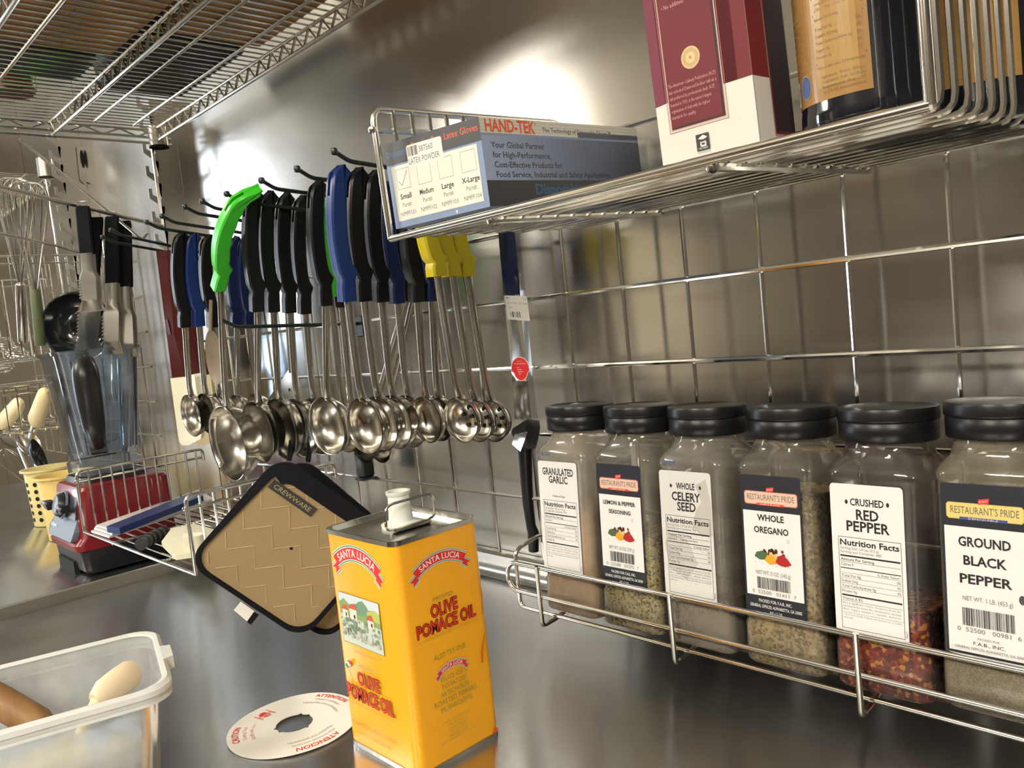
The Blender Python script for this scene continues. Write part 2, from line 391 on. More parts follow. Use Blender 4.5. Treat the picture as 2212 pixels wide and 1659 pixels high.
# ================================================================== baskets made of bent wires
def basket(name, label, x0, x1, yf, yb, z, h, n, tilt=0, rr=.0036, rw=.0024, lipx=True, cat='basket'):
    t = thing(name, label, cat, (x0, yb, z))
    ct, st = math.cos(tilt), math.sin(tilt)
    def T(x, y, zz):
        dy, dz = y - yb, zz - z
        return Vector((x, yb + dy * ct - dz * st, z + dy * st + dz * ct))
    fr = MB().tube([T(x0, yf, z), T(x1, yf, z)], rr, chrome, 10)
    fr.build('front_rail', t)
    MB().tube([T(x0, yb, z), T(x1, yb, z)], rr * .8, chrome, 8).build('back_rail', t)
    for x, s in ((x0, 1), (x1, -1)):
        pts = fillet([T(x, yf, z), T(x, yf, z + h), T(x, yb + .004, z + h), T(x, yb + .004, z + h - .03)], .014)
        MB().tube(pts, rr, chrome, 10).build('end_frame', t)
        MB().tube([T(x - .001 * s, yf, z + h - .022), T(x - .001 * s, yb, z + h - .022)], rr * .85, chrome, 8).build('end_rail', t)
        MB().lathe([(0, -.004), (.0045, -.003), (.0055, 0), (.0045, .003), (0, .004)], chrome, n=10, M=Matrix.Translation(T(x, yf - .003, z + h - .022))).build('weld', t)
    base = None
    for i in range(n):
        y = yf + (yb - yf) * (i + 1) / (n + .6)
        pts = fillet([T(x0 + .002, y, z + h), T(x0 + .002, y, z), T(x1 - .002, y, z), T(x1 - .002, y, z + h)], .012, 3)
        if base is None: base = MB().tube(pts, rw, chrome, 6).build('wire', t); y0 = y; p0 = T(x0, y, z)
        else: copyo(base, 'wire', t, T(x0, y, z) - p0)
    for fx in (.28, .72):
        x = x0 + (x1 - x0) * fx
        MB().tube([T(x, yf + .01, z - .005), T(x, yb - .01, z - .005)], rr * .9, chrome, 8).build('cross_rail', t)
        MB().lathe([(0, -.005), (.005, -.0035), (.006, 0), (.005, .0035), (0, .005)], chrome, n=10, M=Matrix.Translation(T(x, yf + .008, z - .005))).build('weld', t)
    return t, T
TILT = math.radians(2.4)
gb, GT = basket('wire_basket', 'chrome wire basket holding the glove box, salt box and dark bottles', -.757, -.183, .548, .853, .548, .143, 11, TILT, .0040, .0026)
lb, LT = basket('wire_basket', 'chrome wire basket holding flat trays, in front of the red blender base', -2.135, -1.47, .548, .853, .030, .146, 11, 0, .0038, .0024)
b3, _ = basket('wire_basket', 'upper chrome wire basket at far left behind the hanging whisks', -3.35, -2.66, .50, .853, .47, .29, 11, 0, .003, .0022)
b4, _ = basket('wire_basket', 'lower chrome wire basket at far left holding cream spatulas', -3.35, -2.66, .50, .853, .25, .14, 11, 0, .003, .0022)
# ================================================================== spice rack
RK = thing('spice_rack', 'low chrome wire rack holding the row of spice jars', 'rack', (-.82, .85, .03))
FY = .74; rx0, rx1 = -.795, .30
zt_, zm_, zb_ = .0955, .0555, .0275
lp = [(rx1, FY, zt_), (rx0 - .022, FY, zt_)] + [(rx0 - .022 - .02 * math.sin(a), FY, (zt_ + zm_) / 2 + .02 * math.cos(a)) for a in [PI * k / 8 for k in range(1, 8)]] + [(rx0 - .022, FY, zm_), (rx1, FY, zm_)]
MB().tube(lp, .0033, chrome, 10).build('front_rail', RK)
MB().tube(fillet([(rx1, FY + .012, zb_), (rx0 - .035, FY + .012, zb_), (rx0 - .035, FY + .012, zt_ + .012), (rx0 - .035, FY + .062, zt_ + .022), (rx0 - .035, GY - .006, zt_ + .008)], .012), .0030, chrome, 10).build('end_loop', RK)
MB().tube([(rx0 + .01, FY + .045, zb_ + .001), (rx1, FY + .045, zb_ + .001)], .0026, chrome).build('floor_wire', RK)
MB().tube([(rx0 + .01, FY + .085, zb_ + .001), (rx1, FY + .085, zb_ + .001)], .0026, chrome).build('floor_wire', RK)
MB().tube([(rx0 - .03, GY - .009, zb_ + .003), (rx1, GY - .009, zb_ + .003)], .0026, chrome).build('floor_wire', RK)
br = None
for k in range(6):
    x = -.7725 + .2155 * k
    if x > rx1: break
    pts = fillet([(x, FY - .004, zt_ + .003), (x, FY - .004, zb_ - .012), (x, FY + .022, zb_ - .010), (x, FY + .05, zb_ - .004), (x, GY - .008, zb_ - .002), (x, GY - .006, zt_ + .02)], .006)
    if br is None: br = MB().tube(pts, .0032, chrome, 10).build('upright', RK); bx = x
    else: copyo(br, 'upright', RK, (x - bx, 0, 0))
# ================================================================== wire shelf overhead
def wire_shelf(label, x0, x1, trs, singles, zt, yb, post=True, pitch=.0245):
    t = thing('wire_shelf', label, 'shelf', (x0, yb, zt))
    y0 = min(trs) - .015
    base = MB().tube([(x0 + .01, y0, zt), (x0 + .01, yb, zt)], .0019, shelf_chrome, 6).build('deck_wire', t)
    k = 1; x = x0 + .01 + pitch
    while x < x1:
        copyo(base, 'deck_wire', t, (k * pitch, 0, 0)); k += 1; x += pitch
    dep = .034
    for y in trs:
        MB().tube([(x0, y, zt - .0045), (x1, y, zt - .0045)], .0034, shelf_chrome, 8).build('top_rod', t)
        MB().tube([(x0, y, zt - dep), (x1, y, zt - dep)], .0038, shelf_chrome, 8).build('bottom_rod', t)
        z = []; x = x0 + .004; i = 0
        while x < x1:
            z.append((x, y, zt - .006 if i % 2 == 0 else zt - dep)); x += .024; i += 1
        MB().tube(z, .0027, shelf_chrome, 6).build('zigzag_rod', t)
    for y in singles: MB().tube([(x0 + .03, y, zt - .004), (x1, y, zt - .004)], .0034, shelf_chrome, 8).build('support_rod', t)
    # the end truss runs from front to back
    xe = x0 - .004
    MB().tube([(xe, y0, zt - .0045), (xe, yb, zt - .0045)], .0036, shelf_chrome, 8).build('top_rod', t)
    for dz in (.022, .036): MB().tube([(xe, y0, zt - dz), (xe, yb + .005, zt - dz)], .0036, shelf_chrome, 8).build('bottom_rod', t)
    z = []; y = y0; i = 0
    while y < yb: z.append((xe, y, zt - .006 if i % 2 == 0 else zt - .022)); y += .04; i += 1
    MB().tube(z, .0027, shelf_chrome, 6).build('zigzag_rod', t)
    if post:
        MB().lathe([(.019, -.045), (.0225, -.045), (.0215, 0.004), (.017, .004), (.017, -.045)], dull_steel, (x0 + .005, yb - .03, zt), 20).build('post_collar', t)
        MB().lathe([(.0235, -.049), (.0235, -.045), (.012, -.045), (.012, -.049)], dark, (x0 + .005, yb - .03, zt), 20).build('collar_ring', t)
    return t
sh = wire_shelf('long chrome wire shelf overhead, loaded with boxes and pans', -2.085, -.15, (.358, .59, .822), (.435, .675, .765), 1.0, .86)
MB().tube(fillet([PX(40, 300, -2.1), PX(180, 412, -2.1), PX(300, 512, -2.1), PX(309, 517, -2.1), PX(318, 505, -2.1)], .01), .0036, shelf_chrome, 8).build('diagonal_brace', sh)
MB().tube([PX(-60, 389, -2.1), PX(352, 489, -2.1)], .0052, shelf_chrome, 8).build('hanging_rail', sh)
MB().tube(fillet([PX(326, 300, -2.1), PX(349, 470, -2.1), PX(352, 489, -2.1)], .01), .0042, shelf_chrome, 8).build('drop_rod', sh)
MB().tube(fillet([PX(-60, 492, -2.2), PX(120, 530, -2.2), PX(200, 552, -2.2)], .01), .0035, shelf_chrome, 8).build('lower_rail', sh)
sh2 = wire_shelf('small chrome wire shelf at far left beyond the whisks', -4.4, -3.02, (.5, .68, .83), (.76,), 1.075, .86, post=False, pitch=.03)
MB().lathe([(.024, -.06), (.027, -.06), (.026, 0), (.022, 0), (.022, -.06)], dull_steel, PX(96, 343, -3.0), 20).build('post_collar', sh2)
MB().tube([PX(99, 388, -3.0), PX(138, 640, -3.0)], .0045, shelf_chrome, 8).build('drop_rod', sh2)
MB().tube([PX(70, 430, -3.0), PX(105, 405, -3.0)], .004, shelf_chrome, 8).build('brace', sh2)
# ================================================================== toothed shelf uprights standing out from the wall
def upright(x, z0, z1, yb, label):
    t = thing('toothed_upright', label, 'bracket', (x, WY, z0), 'toothed steel uprights on the wall')
    out = [(yb, z0), (WY, z0), (WY, z1), (yb, z1)]
    n = int((z1 - z0) / .058)
    ps = [(WY - .0005, z0), (WY - .0005, z1)]
    z = z1
    ps.append((yb, z1))
    for i in range(n):
        zz = z1 - .010 - i * .058
        # hook: stub leaves the plate, rises a little, then the underside slopes back down
        ps += [(yb, zz - .012), (yb - .022, zz - .001), (yb - .022, zz + .014), (yb - .031, zz + .014), (yb - .031, zz - .010), (yb - .004, zz - .030), (yb - .001, zz - .042), (yb + .004, zz - .042), (yb + .004, zz - .030), (yb, zz - .044)]
    ps.append((yb, z0))
    a = MB().loft([[(x - .0015, p[0], p[1]) for p in ps], [(x + .0015, p[0], p[1]) for p in ps]], bracket_steel, cap=True)
    a.build('toothed_plate', t, smooth=False)
    return t
upright(-2.150, .55, 1.09, .846, 'toothed steel upright right of the overhead shelf post')
t = upright(-2.905, .42, 1.18, .836, 'toothed steel upright with a long slot, behind the tongs')
a = PX(172, 318, -2.905); b = PX(184, 398, -2.905)
o_ = [(a.y - .012, a.z), (a.y + .022, a.z), (b.y + .012, b.z + .01), (b.y - .006, b.z), (b.y - .016, b.z + .012)]
MB().loft([[(-2.899, p[0], p[1]) for p in o_], [(-2.8975, p[0], p[1]) for p in o_]], dull_steel, cap=True).build('slotted_tab', t, smooth=False)
MB().loft([[(-2.897, p[0], p[1]) for p in circ(a.y + .001, a.z - .04, .006, 16, .03)], [(-2.8965, p[0], p[1]) for p in circ(a.y + .001, a.z - .04, .006, 16, .03)]], dark, cap=True).build('slot', t, smooth=False)
# ================================================================== load on the overhead shelf
card = mat('cardboard', (0.30, 0.17, 0.07), 0.8); noise_col(card, 6, (0.24, 0.13, 0.055), (0.36, 0.21, 0.09))
card2 = mat('grey_board', (0.42, 0.40, 0.35), 0.8)
pan = mat('dark_pan', (0.03, 0.031, 0.034), 0.6)
jug = mat('dark_red_jug', (0.10, 0.010, 0.018), 0.3)
zs = 1.0028
def carton(x0, y0, x1, y1, h, m_, label, rot=0):
    t = thing('carton', label, 'box', ((x0 + x1) / 2, (y0 + y1) / 2, zs))
    M = Matrix.Translation(((x0 + x1) / 2, (y0 + y1) / 2, zs)) @ Matrix.Rotation(rot, 4, 'Z')
    hx, hy = (x1 - x0) / 2, (y1 - y0) / 2
    MB().box((-hx, -hy, 0), (hx, hy, h), m_, M).build('box_body', t, smooth=False)
    MB().box((-hx, -.012, -.0006), (hx, .012, 0), mat('packing_tape', (.25, .16, .08), .3), M).build('tape', t, smooth=False)
    for s in (-1, 1): MB().box((-hx, s * .002 - .0 if s < 0 else 0.0, h), (hx, s * hy, h + .003), m_, M).build('flap', t, smooth=False)
carton(-1.62, .37, -1.10, .585, .16, card, 'brown cardboard box on overhead shelf above the wire truss', .03)
carton(-1.46, .62, -1.02, .80, .13, card, 'brown cardboard box on overhead shelf nearest the steel wall')
carton(-1.08, .37, -.70, .58, .05, card2, 'flat grey board box on overhead shelf beyond the brown cardboard')
def shelf_pan(x0, y0, x1, y1, h, label):
    t = thing('hotel_pan', label, 'pan', ((x0 + x1) / 2, (y0 + y1) / 2, zs))
    rs = []
    for z, k in ((0, .012), (.004, .006), (h - .002, 0), (h, -.012), (h + .002, -.012)):
        rs.append([(p[0], p[1], zs + z) for p in rrect(x0 + k, y0 + k, x1 - k, y1 - k, .02)])
    a = MB().loft(rs[:3], pan); a.f.append(list(reversed(range(20)))); a.m.append(0)
    a.build('pan_body', t)
    MB().loft(rs[2:], pan).build('rim', t)
shelf_pan(-1.80, .38, -1.65, .575, .08, 'small dark pan on overhead shelf left of brown box')
shelf_pan(-1.84, .61, -1.49, .80, .07, 'wide dark pan on overhead shelf near its left post')
t = thing('jug', 'dark red jug standing at the left end of overhead shelf', 'jug', (-1.925, .475, zs))
M = Matrix.Translation((-1.925, .475, zs))
MB().lathe([(0, 0), (.045, 0), (.052, .006), (.052, .14), (.04, .17), (.018, .19), (.018, .205)], jug, n=28, M=M).build('jug_body', t)
MB().lathe([(0, .23), (.02, .23), (.021, .2), (.018, .2)], black_plastic, n=20, M=M).build('cap', t)
# ================================================================== olive oil tin
cx0, cx1, cy0, cy1, ch = -.757, -.633, .420, .527, .234
oil = mat('yellow_tin_paint', (0.83, 0.38, 0.012), 0.26, spec=.5)
noise_bump(oil, 9, 0.25, 0.004)
t = thing('oil_tin', 'tall yellow square oil tin with metal lid on the work table', 'can', ((cx0 + cx1) / 2, (cy0 + cy1) / 2, 0))
def tin_ring(z, k=0): return [(p[0], p[1], z) for p in rrect(cx0 + k, cy0 + k, cx1 - k, cy1 - k, .010 - min(k, .004), 5)]
MB().loft([tin_ring(.0045), tin_ring(ch - .004)], oil).build('tin_body', t, ang=30)
MB().loft([tin_ring(0, .001), tin_ring(0, -.0012), tin_ring(.0045, -.0012), tin_ring(.005, .0005)], tin).build('bottom_rim', t)
lid = MB().loft([tin_ring(ch - .005, 0), tin_ring(ch - .0045, -.0014), tin_ring(ch, -.0014), tin_ring(ch + .0004, 0), tin_ring(ch, .0016), tin_ring(ch - .006, .003), tin_ring(ch - .006, .006)], tin)
lid.f.append([len(lid.v) - 24 + i for i in range(24)]); lid.m.append(0)
lid.build('lid', t)
sx, sy = cx0 + .055, cy0 + .060
sp = mat('spout_plastic', (0.74, 0.76, 0.70), 0.3, sss=.1)
zz = ch - .006
MB().lathe([(.021, zz), (.0215, zz + .003), (.013, zz + .006), (.0125, zz + .012), (.0122, zz + .014), (.0112, zz + .032), (.0128, zz + .034), (.0132, zz + .037), (.0105, zz + .037), (.010, zz + .02), (0, zz + .019)], sp, (sx, sy, 0), 28).build('spout', t)
hx = cx0 + .077
MB().tube(fillet([(hx, cy0 + .035, zz + .004), (hx, cy0 + .026, zz + .006), (hx + .002, cy0 + .026, zz + .031), (hx + .002, cy0 + .088, zz + .031), (hx, cy0 + .088, zz + .006), (hx, cy0 + .079, zz + .004)], .011, 5), .0014, chrome, 8).build('wire_handle', t)
MB().box((hx - .004, cy0 + .033, zz), (hx + .004, cy0 + .081, zz + .0045), tin, bev=.0015).build('handle_strap', t)
# flat print on the tin
def banner(P, cu, cv, R, a0, a1, th, txt, ts, tail=9):
    """arched ribbon with green and white borders; centre of arc (cu,cv)"""
    n = 16
    def band(r0, r1, c, A0=a0, A1=a1):
        for i in range(n):
            b0 = math.radians(A0 + (A1 - A0) * i / n); b1 = math.radians(A0 + (A1 - A0) * (i + 1) / n)
            P.poly([(cu + r0 * math.cos(b0), cv + r0 * math.sin(b0)), (cu + r0 * math.cos(b1), cv + r0 * math.sin(b1)), (cu + r1 * math.cos(b1), cv + r1 * math.sin(b1)), (cu + r1 * math.cos(b0), cv + r1 * math.sin(b0))][::-1], c)
    W_ = (.72, .72, .62)
    for s, A in ((-1, a0), (1, a1)):      # tails (a0 > a1: left to right)
        b = math.radians(A); tx, ty = (-math.sin(b), math.cos(b)) if s < 0 else (math.sin(b), -math.cos(b))
        rx, ry = math.cos(b), math.sin(b)
        def q(r, l): return (cu + rx * r + tx * l, cv + ry * r + ty * l)
        for e0, e1, c in ((-.24, .96, W_), (-.17, .89, GREEN), (-.08, .80, W_), (0, .72, RED)):
            r0 = R - th * .3 + th * e0; r1 = R - th * .3 + th * e1
            P.poly([q(r0, -1), q(r1, -1), q(r1, tail), q((r0 + r1) / 2, tail * .62), q(r0, tail)], c); P.up(.6)
    P.up()
    for e, c in ((.24, W_), (.18, GREEN), (.08, W_), (0, RED)):
        band(R - th * e, R + th * (1 + e), c); P.up(.8)
    am = math.radians((a0 + a1) / 2)
    P.text(txt, 0, 0, th * .66, (.80, .78, .70), w=ts, arc=(cu, cv, R + th * .17, am, 1), bold=.012, res=3)
P = Print(face((cx1, cy0, 0), (0, 1, 0), (0, 0, 1)))
banner(P, 53, 152, 50, 126, 56, 8.6, 'SANTA LUCIA', 50)
P.text('IMPORTED', 51, 164.5, 4.2, (.30, .26, .03), w=26)
def outlined(P, s, u, v, h, wd, c1, c2):
    for du, dv in ((-.36, 0), (.36, 0), (0, -.36), (0, .36)): P.text(s, u + du, v + dv, h, c2, w=wd, bold=.03)
    P.up(2); P.text(s, u, v, h, c1, w=wd, bold=.012); P.up()
outlined(P, 'OLIVE', 51, 149.5, 12, 34, (.60, .03, .01), (.22, .02, .01))
outlined(P, 'POMACE OIL', 52.5, 134.5, 12, 75, (.60, .03, .01), (.22, .02, .01))
P.text('POMACE OIL COMPOSED OF REFINED OLIVE-POMACE OILS AND VIRGIN OLIVE OILS', 52, 129, 2.2, (.50, .33, .03), w=76)
P.text('ALSO TRY OUR', 52, 107, 5.4, (.26, .24, .03), w=41)
banner(P, 52, 66, 29, 124, 56, 4.8, 'SANTA LUCIA', 27, 5)
for i, (s, wd) in enumerate((('OLIVE OILS', 33), ('TOMATOES', 33), ('ARTICHOKES', 37), ('ROASTED PEPPERS', 54), ('MUSHROOMS', 40))):
    P.text(s, 52.5, 83.5 - 7.4 * i, 5.0, (.25, .24, .04), w=wd)
for i, (s, wd) in enumerate((('TRADE INQUIRIES FROM', 34), ('SANTA LUCIA', 24), ('FINE FOODS', 25), ('SELECTED', 22), ('IMPORTED', 24), ('NET CONTENTS 3 LITERS', 46))):
    P.text(s, 51, 42 - 3.9 * i, 2.1, (.42, .32, .04), w=wd)
dr = (.52, .13, .003)
P.poly([(97.5, 113), (98.6, 112), (96, 104), (93.5, 96), (92.2, 86), (91, 83), (89.6, 85), (90.6, 94), (93, 103), (96, 109)], dr)
P.poly([(100, 158), (101, 157), (98.8, 140), (96.5, 128), (97.8, 142)], dr)
P.poly([(93, 6), (97, 12), (99, 9), (103, 10), (101, 5.5)], (.65, .10, .01))
P.build('side_print', t)
P = Print(face((cx0, cy0, 0), (1, 0, 0), (0, 0, 1)))
banner(P, 55, 152, 56, 127, 50, 12, 'SANTA LUCIA', 66, 10)
u0, u1, v0, v1 = 15, 88.5, 116, 168.5
P.rect(u0 - .6, v0 - .6, u1 + .6, v1 + .6, (.10, .09, .06)); P.up()
P.rect(u0, v0, u1, v1, (.52, .57, .50)); P.up()
rd = random.Random(4)
P.rect(u0, 152, u1, v1, (.56, .63, .66)); P.up()
P.poly([(u0, 146), (u0, 158), (24, 163), (34, 158), (46, 161), (60, 156), (74, 159), (u1, 154), (u1, 142)], (.20, .30, .10)); P.up()
P.poly([(44, 158), (52, 164), (60, 166), (68, 160), (70, 150), (48, 150)], (.13, .24, .15)); P.up()
P.poly([(66, 156), (80, 160), (u1, 157), (u1, 148), (66, 148)], (.40, .44, .10)); P.up()
for (a, b, w_, h_) in ((20, 143, 10, 8), (34, 143, 13, 11), (66, 140, 11, 8)):
    P.rect(a, b, a + w_, b + h_, (.66, .62, .54)); P.poly([(a - 2, b + h_), (a + w_ + 1, b + h_), (a + w_ - 2, b + h_ + 6), (a + 2, b + h_ + 5)], (.45, .09, .04)); P.rect(a + w_ * .55, b + 1.5, a + w_ * .75, b + 5.5, (.20, .16, .12)); P.up()
for k in range(60):
    a = rd.uniform(17, 86); b = rd.uniform(121, 143); r = rd.uniform(1.5, 4.2)
    g = rd.choice(((.17, .24, .15), (.23, .29, .20), (.12, .18, .12), (.30, .35, .24))) if b > 126 + 4 * math.sin(a * .3) else rd.choice(((.50, .48, .38), (.42, .42, .33), (.36, .33, .25)))
    P.poly([(min(max(a + math.cos(2 * PI * i / 7) * r * rd.uniform(.6, 1.1), u0), u1), min(max(b + math.sin(2 * PI * i / 7) * r * .8 * rd.uniform(.6, 1.1), v0), v1)) for i in range(7)], g)
    P.up(.15)
for a, b in ((52, 122), (72, 122), (27, 124)): P.line(a, b, a + 1, b + 9, .9, (.10, .08, .05))
P.up(); P.text('IMPORTED FROM ITALY', 58, 108, 3, (.50, .27, .07), w=44)
P.poly([(13, 89), (17, 86), (21, 89), (25, 92), (20, 96.5), (16, 92)], (.02, .22, .10)); P.up()
P.poly([(16.5, 92.5), (20.5, 89), (24.6, 91.4), (20.7, 95)], (.75, .72, .66)); P.up()
P.poly([(19.8, 94.6), (23.2, 91.3), (27, 93.4), (23.6, 97.2)], (.55, .05, .04)); P.line(17, 88, 25, 78, .8, (.35, .18, .03)); P.up()
P.text('IMPORTED', 54, 92, 5, (.42, .34, .08), w=30)
outlined(P, 'OLIVE', 55, 74.5, 13, 40, (.60, .05, .02), (.25, .02, .01))
outlined(P, 'POMACE OIL', 54, 56, 14.5, 84, (.60, .05, .02), (.25, .02, .01))
P.text('COMPOSED OF REFINED POMACE OLIVE OILS', 54, 50, 2.4, (.50, .33, .05), w=80)
P.text('PRODOTTO IN ITALIA   3 LITERS', 54, 27, 4.2, (.62, .22, .03), w=80)
P.text('NET CONTENTS', 54, 18, 3.2, (.62, .25, .04), w=60)
P.build('front_print', t)
# ================================================================== spice jars
def granules(name, cols, scale, rough=.75, bump=.5):
    m = mat(name, cols[0], rough); nt = m.node_tree
    tc = nd(m, 'ShaderNodeTexCoord'); vo = nd(m, 'ShaderNodeTexVoronoi'); vo.inputs['Scale'].default_value = scale
    nz = nd(m, 'ShaderNodeTexNoise'); nz.inputs['Scale'].default_value = scale * .5; nz.inputs['Detail'].default_value = 2
    mx = nd(m, 'ShaderNodeVectorMath'); mx.operation = 'ADD'
    lk(m, tc.outputs['Object'], mx.inputs[0]); sc_ = nd(m, 'ShaderNodeVectorMath'); sc_.operation = 'SCALE'; sc_.inputs['Scale'].default_value = .6 / scale
    lk(m, tc.outputs['Object'], nz.inputs['Vector']); lk(m, nz.outputs['Color'], sc_.inputs[0]); lk(m, sc_.outputs[0], mx.inputs[1]); lk(m, mx.outputs[0], vo.inputs['Vector'])
    sp_ = nd(m, 'ShaderNodeSeparateColor'); lk(m, vo.outputs['Color'], sp_.inputs[0])
    rp = nd(m, 'ShaderNodeValToRGB'); rp.color_ramp.interpolation = 'CONSTANT'
    el = rp.color_ramp.elements
    while len(el) < len(cols): el.new(.5)
    for i, c in enumerate(cols): el[i].position = i / len(cols); el[i].color = (*c, 1)
    lk(m, sp_.outputs[0], rp.inputs[0]); lk(m, rp.outputs[0], bsdf(m).inputs['Base Color'])
    bp = nd(m, 'ShaderNodeBump'); bp.inputs['Strength'].default_value = bump; bp.inputs['Distance'].default_value = .002; bp.invert = True
    lk(m, vo.outputs['Distance'], bp.inputs['Height']); lk(m, bp.outputs[0], bsdf(m).inputs['Normal'])
    return m
SP = {
 'garlic': (granules('garlic_granules', ((.60, .40, .22), (.66, .46, .27), (.54, .36, .19)), 900, bump=.2), .140, (.62, .56, .46), .45),
 'lemon': (granules('lemon_pepper', ((.46, .36, .10), (.30, .26, .09), (.52, .44, .17), (.05, .045, .03), (.36, .30, .14)), 420), .118, (.52, .49, .42), .25),
 'celery': (granules('celery_seed', ((.20, .15, .09), (.26, .20, .13), (.13, .10, .06)), 600), .060, (.46, .43, .37), .40),
 'oregano': (granules('oregano_leaf', ((.25, .18, .08), (.34, .26, .12), (.15, .11, .05), (.40, .32, .17)), 330), .185, (.50, .47, .40), .18),
 'pepper': (granules('red_pepper_flakes', ((.22, .022, .006), (.12, .010, .004), (.30, .05, .010), (.50, .22, .03), (.17, .018, .006), (.09, .008, .004)), 260), .083, (.42, .40, .38), .10),
 'black': (granules('ground_pepper', ((.24, .19, .13), (.17, .135, .09), (.30, .25, .18)), 800), .190, (.45, .40, .29), .35)}
LEAN = math.radians(3.0)
HB = .0455   # half width of a jar
def jar(kind, x0, label, zoff=0):
    fill, fh, hz, hza = SP[kind]
    base = Vector((x0 + HB, .7455 + HB, .0335 + zoff))
    M = Matrix.Translation(base) @ Matrix.Rotation(-LEAN, 4, 'X')
    t = thing('spice_jar', label, 'jar', base, 'black lidded spice jars on the wire rack')
    def sq(z, h, r): return [(p[0], p[1], z) for p in rrect(-h, -h, h, h, r, 5)]
    def sc2(z, r): # circle with as many points as rrect
        o = []
        for a in (0, 90, 180, 270):
            for i in range(6): th = math.radians(a + 90 * i / 5 * .999); o.append((r * math.cos(th), r * math.sin(th), z))
        return o
    rings = [sq(0, HB - .006, .01), sq(.002, HB - .002, .012), sq(.006, HB, .012), sq(.044, HB, .012), sq(.048, HB - .0015, .012), sq(.052, HB - .001, .012), sq(.206, HB - .001, .012), sq(.209, HB + .0006, .013), sq(.214, HB + .0004, .014), sq(.222, HB - .003, .016), sq(.228, HB - .008, .02), sc2(.238, .0395), sc2(.243, .0385), sc2(.250, .0385)]
    pl = glassy('jar_plastic_' + kind, (.88, .87, .85), hz, hza, 1.38, .05)
    MB().loft(rings, pl, M=M).build('jar_body', t, ang=50)
    k = .9965
    fr = [[(p[0] * .975, p[1] * .975, max(p[2], .002)) for p in r] for r in rings]
    lv = [r for r in fr if r[0][2] < fh]
    top = [(p[0], p[1], fh + .003 * math.sin(i * 1.7)) for i, p in enumerate(lv[-1])]
    MB().loft(lv + [top], fill, cap=True, M=M).build('contents', t, ang=30)
    # ribbed black lid: threaded skirt below, wider cap above
    n = 64; rs = []
    for r, z, rib in ((.0440, .2435, 0), (.0452, .2445, 0), (.0455, .262, 0), (.0450, .2625, 0), (.0462, .2635, 0), (.0466, .265, 1), (.0466, .273, 1), (.0455, .2755, 0), (.040, .2762, 0), (.0385, .2752, 0)):
        rs.append([((r - (rib * .0005 * (i % 2))) * math.cos(2 * PI * i / n), (r - (rib * .0005 * (i % 2))) * math.sin(2 * PI * i / n), z) for i in range(n)])
    MB().loft(rs, black_plastic, cap=True, M=M).build('lid', t, ang=50)
    fo = M @ Vector((-HB, -HB, 0)); V = (M.to_3x3() @ Vector((0, 0, 1)))
    f0 = face(fo, (1, 0, 0), V)
    return t, (lambda u, v, h: f0(5 + (u - 5) * .89, v + 39, h))
def nutrition(P, u0, v0, u1, v1, rows, vit=False):
    w_ = u1 - u0; c = (u0 + u1) / 2
    P.frame(u0, v0, u1, v1, .5, INK); P.up()
    P.text('Nutrition Facts', c, v1 - 8.2, 5.6, INK, w=w_ - 4, bold=.025)
    y = v1 - 12.2
    P.text(rows[0], u0 + 2, y, 2.5, (.12, .12, .12), w=w_ * .62, al='l'); y -= 3.7
    P.text(rows[1], u0 + 2, y, 2.5, (.12, .12, .12), w=w_ * .66, al='l'); y -= 2.6
    P.rect(u0 + 1.5, y - 1.1, u1 - 1.5, y + .5, INK); y -= 5
    P.text('Amount Per Serving', u0 + 2, y, 2.6, INK, w=w_ * .54, al='l', bold=.01); P.rect(u0 + 1.5, y - 1.3, u1 - 1.5, y - 1, INK); y -= 5
    P.text('Calories ' + rows[2], u0 + 2, y, 2.5, INK, al='l'); y -= 2.4
    P.rect(u0 + 1.5, y - .5, u1 - 1.5, y + .4, INK); y -= 3.9
    P.text('% Daily Value*', u1 - 2, y, 2.2, INK, w=w_ * .36, al='r'); y -= .9
    for s in (('Total Fat 0g', 'Sodium 0mg', rows[3])):
        P.rect(u0 + 1.5, y - .1, u1 - 1.5, y + .15, INK); y -= 4.0
        P.text(s, u0 + 2, y, 2.6, INK, al='l', w=min(len(s) * 1.75, w_ * .7)); P.text('0%', u1 - 2, y, 2.6, INK, al='r'); y -= 1.1
    P.rect(u0 + 1.5, y - .1, u1 - 1.5, y + .15, INK); y -= 4
    P.text('Protein 0g', u0 + 2, y, 2.6, INK, al='l', w=16); y -= 2.4
    P.rect(u0 + 1.5, y - 1.2, u1 - 1.5, y + .4, INK); y -= 4.8
    if vit: P.text('Vitamin A 8%', u0 + 2, y, 2.6, INK, al='l', w=22); P.rect(u0 + 1.5, y - 1.3, u1 - 1.5, y - 1, INK); y -= 4.2
    for s in ('Not a significant source of calories from fat,', 'saturated fat, trans fat, cholesterol, dietary', 'fiber, sugars, vitamin C, calcium, and iron.'):
        P.text(s, u0 + 2, y, 1.75, (.10, .10, .10), w=w_ - 5, al='l', res=1); y -= 3.1
    P.rect(u0 + 1.5, y + .6, u1 - 1.5, y + .85, INK); y -= 2.2
    P.text('* Percent Daily Values are based on a 2,000', u0 + 2, y, 1.75, (.10, .10, .10), w=w_ - 5, al='l', res=1); y -= 3
    P.text('calorie diet.', u0 + 2, y, 1.75, (.10, .10, .10), al='l', res=1)
def lines(P, rows, u):
    for s, v, h, wd in rows:
        P.text(s, u, v, h, INK, w=wd, bold=.024)
LBL = (.72, .715, .69)
